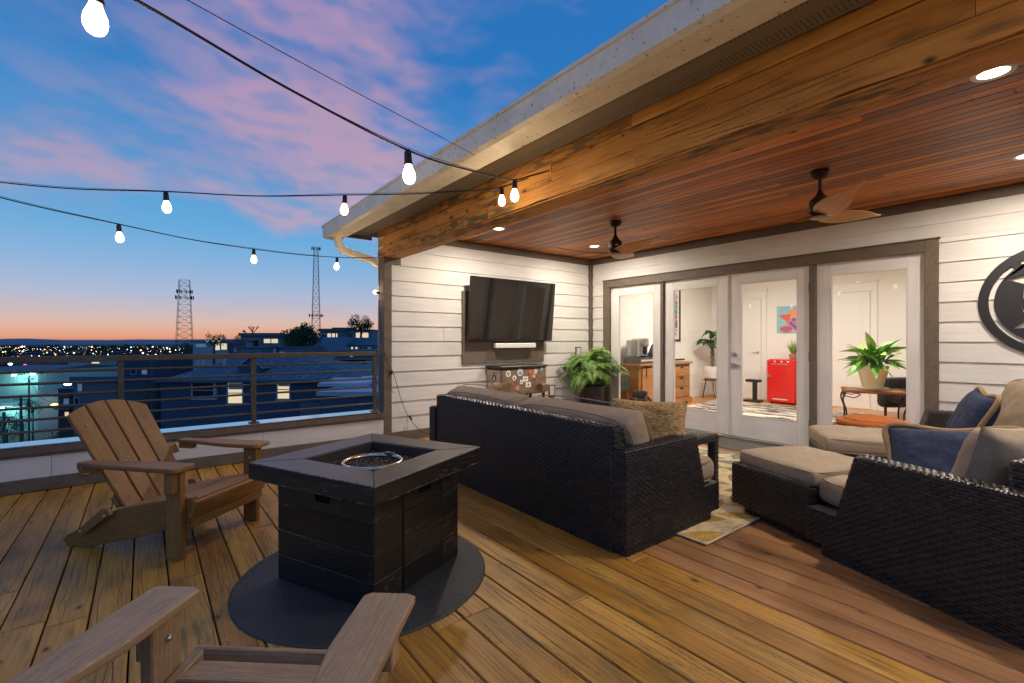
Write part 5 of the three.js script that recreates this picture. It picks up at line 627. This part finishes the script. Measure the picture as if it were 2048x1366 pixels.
  lamp('orange sodium street lamp on wooden pole by cottage', 110, 811, 92, '#ff9a3c', 50, GY, { wood: 1, r: .4, e: 12 });
  lamp('cyan white street lamp beside the warehouse corner', 95, 757, 130, '#c8fff8', 60, GY, { e: 12, r: .3 });
  lamp('twin headed white lamp above the stone house', 136, 768, 112, '#fff6e0', 30, GY, { twin: 1, e: 9 });
  lamp('far orange street lamp beside brick annex', 127, 731, 165, '#ffa650', 40, GY, { r: .3 });
  lamp('cyan lamp above the warehouse roof', 21, 728, 150, '#9ffcff', 40, GY, { e: 12, r: .34 });
  lamp('small cyan lamp above far warehouse roof edge', 30, 723, 210, '#9ffcff', 20, GY, { e: 9, r: .3 });
  lamp('pink red illuminated lamp beyond warehouse', 51, 731, 190, '#ff5a78', 16, GY, { e: 6, r: .45 });
  for (const [px, py, d, lab] of [[42, 790, 62, 'utility pole with crossarm rising past the warehouse'], [58, 752, 100, 'utility pole at the warehouse corner'], [8, 824, 55, 'short utility pole near the railing end'], [304, 716, 88, 'steel pole beside the dark hall']]) { const p = PX(px, py, d), t = thing('utility_pole', lab, 'pole', [p[0], GY, p[2]], YAW); const h = p[1] - GY; part('pole', cy(.13, .18, h, 0, h / 2, 0, 0, 0, 0, 8), plain(L3(.1, .11, .11), .8), t); part('crossarm', bx(-1, 1, h - .7, h - .55, -.06, .06), plain(L3(.1, .1, .1), .8), t); }
  for (const [a, b] of [[[42, 796, 62], [95, 752, 130]], [[58, 758, 100], [110, 805, 92]], [[8, 828, 55], [42, 800, 62]]]) { const A = PX(...a), B = PX(...b); one('overhead_wire', ['overhead wire from tall utility pole to cyan lamp', 'overhead wire from warehouse corner pole to orange lamp', 'overhead wire between two poles near the railing end'][[62, 100, 55].indexOf(a[2])], 'wire', tube([A, [(A[0] + B[0]) / 2, (A[1] + B[1]) / 2 - 1.5, (A[2] + B[2]) / 2], B], .03, 20, 4), mCord, null, 0, 'wires by the warehouse'); }
  // trees
  const leafM = [L3(.04, .075, .025), L3(.06, .1, .03), L3(.03, .05, .022)].map(c => mk({ color: c, roughness: .8, side: THREE.DoubleSide })), barkM = plain(L3(.07, .05, .035), .9);
  function tree(name, label, [x0, x1, y0, y1], d, o = {}) { const k = sc(d), mid = (x0 + x1) / 2, base = PX(mid, y1, d), by = o.base ?? base[1] - 3, t = thing(name, label, o.cat ?? 'tree', [base[0], by, base[2]], R() * 6), w = (x1 - x0) * k / 2, top = PX(mid, y0, d)[1] - by, lo = base[1] - by; const r = rng(x0 * 7 + 3);
    if (o.cat !== 'bush') part('trunk', [at(new THREE.CylinderGeometry(w * .05, w * .1, lo + (top - lo) * .4, 7), 0, (lo + (top - lo) * .4) / 2, 0)], barkM, t);
    if (o.bare) { const gs = []; const br = (p, dir, L, rad, n) => { const q = [p[0] + dir[0] * L, p[1] + dir[1] * L, p[2] + dir[2] * L]; gs.push(rod(p, q, rad, 4)); if (n > 0) for (let i = 0; i < 3; i++) { const a = r() * 6.283, s = .5 + r() * .4, v = [dir[0] + Math.cos(a) * s, dir[1] + r() * .3, dir[2] + Math.sin(a) * s], l = Math.hypot(...v); br(q, v.map(e => e / l), L * (.62 + r() * .16), rad * .62, n - 1); } }; br([0, lo, 0], [0, 1, 0], (top - lo) * .32, w * .05, 4); part('branches', gs, barkM, t); return; }
    const P = [], I = [], n = o.n ?? 900, cl = Array.from({ length: 16 }, () => { const a = r() * 6.283, q = Math.sqrt(r()) * .72; return [Math.cos(a) * q, r() * .75 - .1, Math.sin(a) * q, .22 + r() * .2]; }); for (let i = 0; i < n; i++) { const c = cl[r() * 16 | 0], a = r() * 6.283, b = Math.acos(2 * r() - 1), q = c[3] * Math.cbrt(r()); const p = [(c[0] + Math.cos(a) * Math.sin(b) * q) * w, lo + (c[1] * .9 + .25 + Math.cos(b) * q * .9) * (top - lo), (c[2] + Math.sin(a) * Math.sin(b) * q) * w]; if (p[1] < 0) continue; const e = [r() - .5, r() - .5, r() - .5], l = Math.hypot(...e), dd = e.map(z => z / l), s = [dd[1], -dd[0], .3], sz = (o.leaf ?? .05) * w * (.6 + r()); leafQuad(P, I, p, dd, s, sz * 2, sz * .5); }
    part(o.cat === 'bush' ? 'foliage' : 'crown', toGeo(P, I), leafM[o.m ?? 0], t); if (o.cat !== 'bush') { const gs = []; for (let i = 0; i < 6; i++) gs.push(rod([0, lo + (top - lo) * .15, 0], [cl[i][0] * w, lo + (cl[i][1] * .9 + .3) * (top - lo), cl[i][2] * w], w * .025, 4)); part('limbs', gs, barkM, t); }
    return t; }
  const T = [['dark spreading tree before far hill houses', [556, 642, 654, 700], 78, { n: 3200, leaf: .06 }], ['round dark tree on the hill crest by the porch post', [692, 752, 632, 664], 95, { n: 2200 }], ['low round tree glowing with small lights', [404, 452, 667, 692], 75, { n: 900, m: 1 }], ['small dark tree beside the bare tree', [466, 494, 668, 694], 88, { n: 1200 }], ['dark shrubby tree below the lattice mast', [356, 382, 682, 702], 160, { n: 500 }], ['street tree lit green by the warehouse', [50, 82, 796, 832], 88, { n: 900, m: 1, base: GY }], ['dark street tree behind the cyan lamp', [70, 104, 762, 792], 118, { n: 700, base: GY }], ['leafy tree at foot of the utility pole', [-12, 40, 826, 880], 62, { n: 1100, m: 1, base: GY }], ['dark tree at the railing end by the street', [28, 64, 812, 870], 70, { n: 900, base: GY }], ['dark tree on the skyline behind the pale building', [196, 236, 703, 722], 210, { n: 500 }], ['small skyline tree near the hall roof', [262, 284, 702, 720], 200, { n: 400 }]];
  for (const [l, b, d, o] of T) tree('leafy_tree', l, b, d, o); tree('bare_tree', 'bare branching tree against the orange skyline', [472, 530, 646, 692], 95, { bare: 1 });
  for (const [l, b, d] of [['low dark bush beside the street edge', [92, 150, 862, 900], 70], ['shaggy bush below the flat roofs', [684, 704, 768, 782], 40], ['dark bush at the porch post foot', [724, 756, 770, 800], 30]]) tree('bush', l, b, d, { cat: 'bush', n: 600, base: PX(0, b[3], d)[1] - .5 });
  { const p = PX(428, 676, 73), t = thing('tree_lights', 'cluster of tiny warm lights wound round low tree', 'fairy lights', p, YAW); const pts = []; for (let i = 0; i < 22; i++) { const x = -1.35 + i * .128, y = .25 * Math.cos(i * .9) - .3; pts.push([x, y, .2]); part('bulb', sp(.05, x, y - .03, .2, 6), mLit, t); } part('wire', tube(pts, .008, 60, 4), mCord, t); }
  // neighbour in front
  const tLap = tex(64, 256, 1.6, 1.6, (u, v) => { const f = (v * 8) % 1, n = fb(u * 8, v * 40, 8, 40, 19, 3), k = (f < .1 ? 130 : 225) + (n - .5) * 40; return [k, k, k, f]; }), tShing = tex(256, 256, 2, 2, (u, v) => { const row = Math.floor(v * 14), f = (v * 14) % 1, t = h2(Math.floor(u * 12 + (row & 1) * .5), row, 9), n = fb(u * 50, v * 50, 50, 50, 29, 2), k = 150 + t * 80 + (n - .5) * 50 - (f < .12 ? 60 : 0); return [k, k, k, f]; });
  const navy = mk({ map: tLap.map, bumpMap: tLap.bump, bumpScale: .02, color: L3(.075, .12, .2), roughness: .8 }), slate = mk({ map: tShing.map, bumpMap: tShing.bump, bumpScale: .01, color: L3(.3, .33, .38), roughness: .85 });
  bld('navy_house', 'large navy house with slate hip roof and two lit windows', 'house', [322, 742, 764, 900], 31, navy, { kind: 'hip', rh: 50, dp: 11, ridge: [400, 520], sink: 9, roof: slate, sash: 1, frame: plain(L3(.35, .4, .46), .6), win: [[457, 766, 485, 806, 1], [556, 761, 579, 797, 1], [386, 766, 432, 795, 0]], add: [[432.5, 764, 436, 798, .3, plain(L3(.4, .42, .44), .7), 'downpipe'], [322, 758, 742, 763.5, .5, plain(L3(.1, .12, .15), .7), 'eave']] });
  { const d = 32.5, k = sc(d), p = PX(500, 735, d), t = thing('gable_dormer', 'small gabled dormer on the navy house roof', 'dormer', p, YAW); part('wall', uvm(ext([[-.75, -.6], [.75, -.6], [.75, .05], [0, .62], [-.75, .05]], 1.6, 0)).translate(0, 0, -1.6), navy, t); part('rake_trim', [bar([-.95, -.08, .04], [0, .72, .04], .05, .12), bar([.95, -.08, .04], [0, .72, .04], .05, .12)], mFrame, t); part('roof', [at(uvm(cb(1.3, .05, 1.8, .01)), -.5, .34, -.85, 0, 0, .7), at(uvm(cb(1.3, .05, 1.8, .01)), .5, .34, -.85, 0, 0, -.7)], slate, t); }
  for (const [px, py] of [[397, 728], [407, 726], [449, 728]]) { const p = PX(px, py, 33); one('roof_vent', { 397: 'pale vent pipe on slate roof farthest from the dormer', 407: 'middle of three pale vent pipes on slate roof', 449: 'pale vent pipe on slate roof nearest the dormer' }[px], 'vent pipe', [cy(.07, .07, .5, 0, .1, 0, 0, 0, 0, 10), cy(.1, .1, .06, 0, .36, 0, 0, 0, 0, 10)], mFrame, p, 0, 'vents on the slate roof'); }
  bld('flat_roof_house', 'low navy house with pale metal roof edge by porch post', 'house', [640, 752, 792, 900], 26, navy, { dp: 8, sink: 9, roof: plain(L3(.4, .46, .52), .5, { metalness: .4 }), add: [[600, 806, 640, 900, .02, wall(.16, .17, .19), 'side_wing']] });
  bld('garden_studio', 'small pale wedge roofed studio before the navy house', 'studio', [650, 726, 772, 800], 29, wall(.1, .13, .17), { kind: 'shed', back: 1, rh: 5, dp: 3, sink: 5, roof: plain(L3(.45, .52, .6), .45, { metalness: .3 }) });
  // hillside houses
  const pale = wall(.55, .58, .6), mid = wall(.28, .31, .35), dk = wall(.12, .135, .16), teal = wall(.2, .27, .33), H = 'hillside town houses';
  const rowWin = (x0, x1, n, y0, y1, w, lit = []) => Array.from({ length: n }, (_, i) => { const x = x0 + (x1 - x0) * (i + .5) / n; return [x - w / 2, y0, x + w / 2, y1, lit.includes(i) ? 1 : (i % 3 === 1 ? 2 : 0)]; });
  bld('town_house', 'white gabled end town house with dark windows', 'town house', [608, 662, 706, 775], 66, pale, { kind: 'cross', rh: 20, dp: 9, group: H, win: [...rowWin(612, 658, 4, 728, 738, 5), ...rowWin(612, 658, 4, 748, 760, 5, [1])], add: [[610, 745, 660, 747, .6, mid, 'balcony']] });
  bld('town_house', 'long dark town house row with canopy lights', 'town house', [663, 754, 704, 772], 68, dk, { dp: 10, group: H, win: [...rowWin(665, 752, 7, 726, 738, 5, [0]), ...rowWin(665, 752, 8, 748, 762, 5), [668, 708, 680, 712, 1], [700, 708, 706, 713, 1]], add: [[663, 716, 754, 719, 1, mid, 'canopy'], [735, 720, 754, 770, .5, pale, 'bay']] });
  bld('town_house', 'teal grey town house with dormer windows on the hill', 'town house', [618, 690, 690, 706], 88, teal, { kind: 'gable', rh: 16, dp: 9, group: H, roof: plain(L3(.13, .16, .2), .8), win: [...rowWin(624, 652, 3, 694, 701, 4), ...rowWin(656, 684, 3, 694, 701, 4, [1])] });
  bld('town_house', 'slate roofed town house next to porch post', 'town house', [694, 756, 690, 706], 90, mid, { kind: 'gable', rh: 15, dp: 9, group: H, roof: plain(L3(.13, .16, .2), .8), win: [...rowWin(700, 752, 6, 694, 702, 4, [0, 1])] });
  bld('modern_house', 'modern hilltop house with long lit upper windows', 'house', [640, 690, 662, 690], 105, teal, { kind: 'shed', back: 0, rh: 3, dp: 8, group: H, win: [[655, 667, 662, 676, 1], [664, 667, 670, 676, 1], [672, 667, 675, 676, 1], [644, 668, 650, 677, 0]] });
  bld('modern_house', 'modern hilltop house with wide lit corner glazing', 'house', [692, 744, 661, 690], 106, mid, { dp: 8, group: H, win: [[712, 665, 722, 676, 1], [724, 665, 737, 675, 1], [696, 666, 706, 676, 0]], add: [[664, 655, 702, 662, -4, dk, 'penthouse']] });
  bld('modern_house', 'butterfly roofed house beside the bare tree', 'house', [482, 560, 672, 704], 92, mid, { kind: 'shed', back: 0, rh: 4, dp: 9, group: H, win: [[528, 678, 541, 686, 1], [543, 678, 556, 686, 1], [500, 680, 518, 694, 0], [486, 682, 496, 692, 2]] });
  bld('block_house', 'pale box house with rooftop units under the bare tree', 'house', [386, 458, 684, 706], 84, pale, { dp: 10, group: H, win: [[431, 687, 440, 700, 1], [443, 687, 454, 699, 1], [392, 688, 412, 694, 2]], add: [[456, 686, 480, 706, -2, dk, 'wing']] });
  bld('block_house', 'low blue flat roofed block in front of hillside', 'house', [470, 520, 697, 716], 70, teal, { dp: 10, group: H, add: [[470, 696, 475, 704, .3, pale, 'chimney'], [548, 697, 553, 706, .3, pale, 'chimney']] });
  bld('block_house', 'blue box house right of the dark spreading tree', 'house', [556, 612, 696, 730], 74, teal, { dp: 10, group: H, win: [[560, 704, 570, 712, 2], [592, 706, 606, 714, 0]] });
  bld('cedar_porch', 'small house with warm lit porch among dark roofs', 'house', [578, 592, 724, 745], 60, wall(.2, .12, .06), { dp: 5, sink: 5, win: [[580, 726, 590, 731, 1]] });
  // lattice masts
  function mast(label, px, wpx0, wpx1, y0, y1, d, rings) { const k = sc(d), base = PX(px, y1, d), top = PX(px, y0, d)[1], by = base[1] - 12, t = thing('lattice_mast', label, 'radio mast', [base[0], by, base[2]], YAW + .5), h = top - by, m = plain(L3(.16, .13, .12), .6, { metalness: .4 }), hw = f => lerp(wpx0, wpx1, f) * k / 2, n = 14; const C = [[-1, -1], [1, -1], [1, 1], [-1, 1]];
    for (const c of C) part('leg', rod([c[0] * hw(0), 0, c[1] * hw(0)], [c[0] * hw(1), h, c[1] * hw(1)], d * .00032, 5), m, t);
    const bs = []; for (let i = 0; i < n; i++) { const f0 = i / n, f1 = (i + 1) / n; for (let q = 0; q < 4; q++) { const a = C[q], b = C[(q + 1) % 4], A = [a[0] * hw(f0), f0 * h, a[1] * hw(f0)], B = [b[0] * hw(f1), f1 * h, b[1] * hw(f1)]; bs.push(rod(A, B, d * .0002, 4), rod([b[0] * hw(f0), f0 * h, b[1] * hw(f0)], [a[0] * hw(f1), f1 * h, a[1] * hw(f1)], d * .0002, 4), rod([a[0] * hw(f1), f1 * h, a[1] * hw(f1)], B, d * .0002, 4)); } } part('bracing', bs, m, t);
    for (const [py, wpx] of rings) { const y = PX(px, py, d)[1] - by, r = wpx * k / 2, gs = []; for (let i = 0; i < 9; i++) { const a = i * .698; gs.push(bc(.5, 2.2, .3, Math.cos(a) * r, y, Math.sin(a) * r, 0, -a)); } gs.push(at(new THREE.TorusGeometry(r * .9, .1, 5, 18), 0, y, 0, Math.PI / 2)); part('antenna_ring', gs, mIron, t); } }
  mast('short lattice mast with antenna clusters on skyline', 369, 30, 17, 560, 692, 290, [[583, 26], [595, 30]]); mast('tall slender lattice mast rising behind the dark trees', 632, 17, 7, 495, 662, 360, [[497, 16], [631, 26]]);
  // far town: lights and roofs too small to tell apart
  const inst = (name, label, g, m, list, cat) => { const im = new THREE.InstancedMesh(g, m, list.length); list.forEach((a, i) => im.setMatrixAt(i, a)); im.name = name; im.userData = { kind: 'stuff', label, category: cat }; scene.add(im); };
  const far = (n, f) => { const r = rng(n * 3 + 1); return Array.from({ length: n }, () => f(r)); }, mat4 = (p, sx, sy = sx, sz = sx, ry = 0) => new THREE.Matrix4().compose(V(p), _q.setFromEuler(_e.set(0, ry, 0)), V([sx, sy, sz]));
  const lights = (n) => far(n, r => { const py = 693 + 20 * r() ** 1.4, px = r() < .75 ? r() * 380 - 20 : r() * 620, d = Math.min(1500, 13 * F / (py - CY)); return mat4(PX(px, py, d), d * .00055 * (.5 + r() ** 3 * 2.6)); });
  const lg = new THREE.OctahedronGeometry(1, 0);
  inst('amber_town_lights', 'distant amber lights scattered across the town', lg, lampGlow('#ffb45c', 5), lights(100), 'lights'); inst('white_town_lights', 'distant white lights scattered across the town', lg, lampGlow('#fff2dc', 6), lights(70), 'lights'); inst('cyan_town_lights', 'distant cyan lights scattered across the town', lg, lampGlow('#a8f4ff', 5), lights(28), 'lights');
  inst('far_roofs', 'distant dark roofs of the town below', new THREE.BoxGeometry(1, 1, 1), wall(.05, .06, .075), far(260, r => { const d = 230 + r() * 900, p = PX(r() * 760 - 60, 700, d); return mat4([p[0], GY + 2, p[2]], 8 + r() * 18, 4 + r() * 7, 8 + r() * 10, YAW + r() - .5); }), 'roofs');
  const clump = (() => { const r = rng(8), P = [], I = []; for (let i = 0; i < 40; i++) { const a = r() * 6.28, q = Math.sqrt(r()), e = [r() - .5, r() - .3, r() - .5], l = Math.hypot(...e); leafQuad(P, I, [Math.cos(a) * q * .8, r() * .9, Math.sin(a) * q * .8], e.map(z => z / l), [e[1] / l, -e[0] / l, .4], .6, .22); } return toGeo(P, I); })();
  inst('far_woods', 'distant dark woods between the town and hills', clump, leafM[2], far(900, r => { const d = 160 + r() ** 2 * 1500, p = PX(r() * 820 - 60, 700, d), s = 2.2 + r() * 3.6; return mat4([p[0], GY - .5, p[2]], s * 1.6, s * 1.5, s * 1.6, r() * 6); }), 'woods');
}
renderer.render(scene, camera);
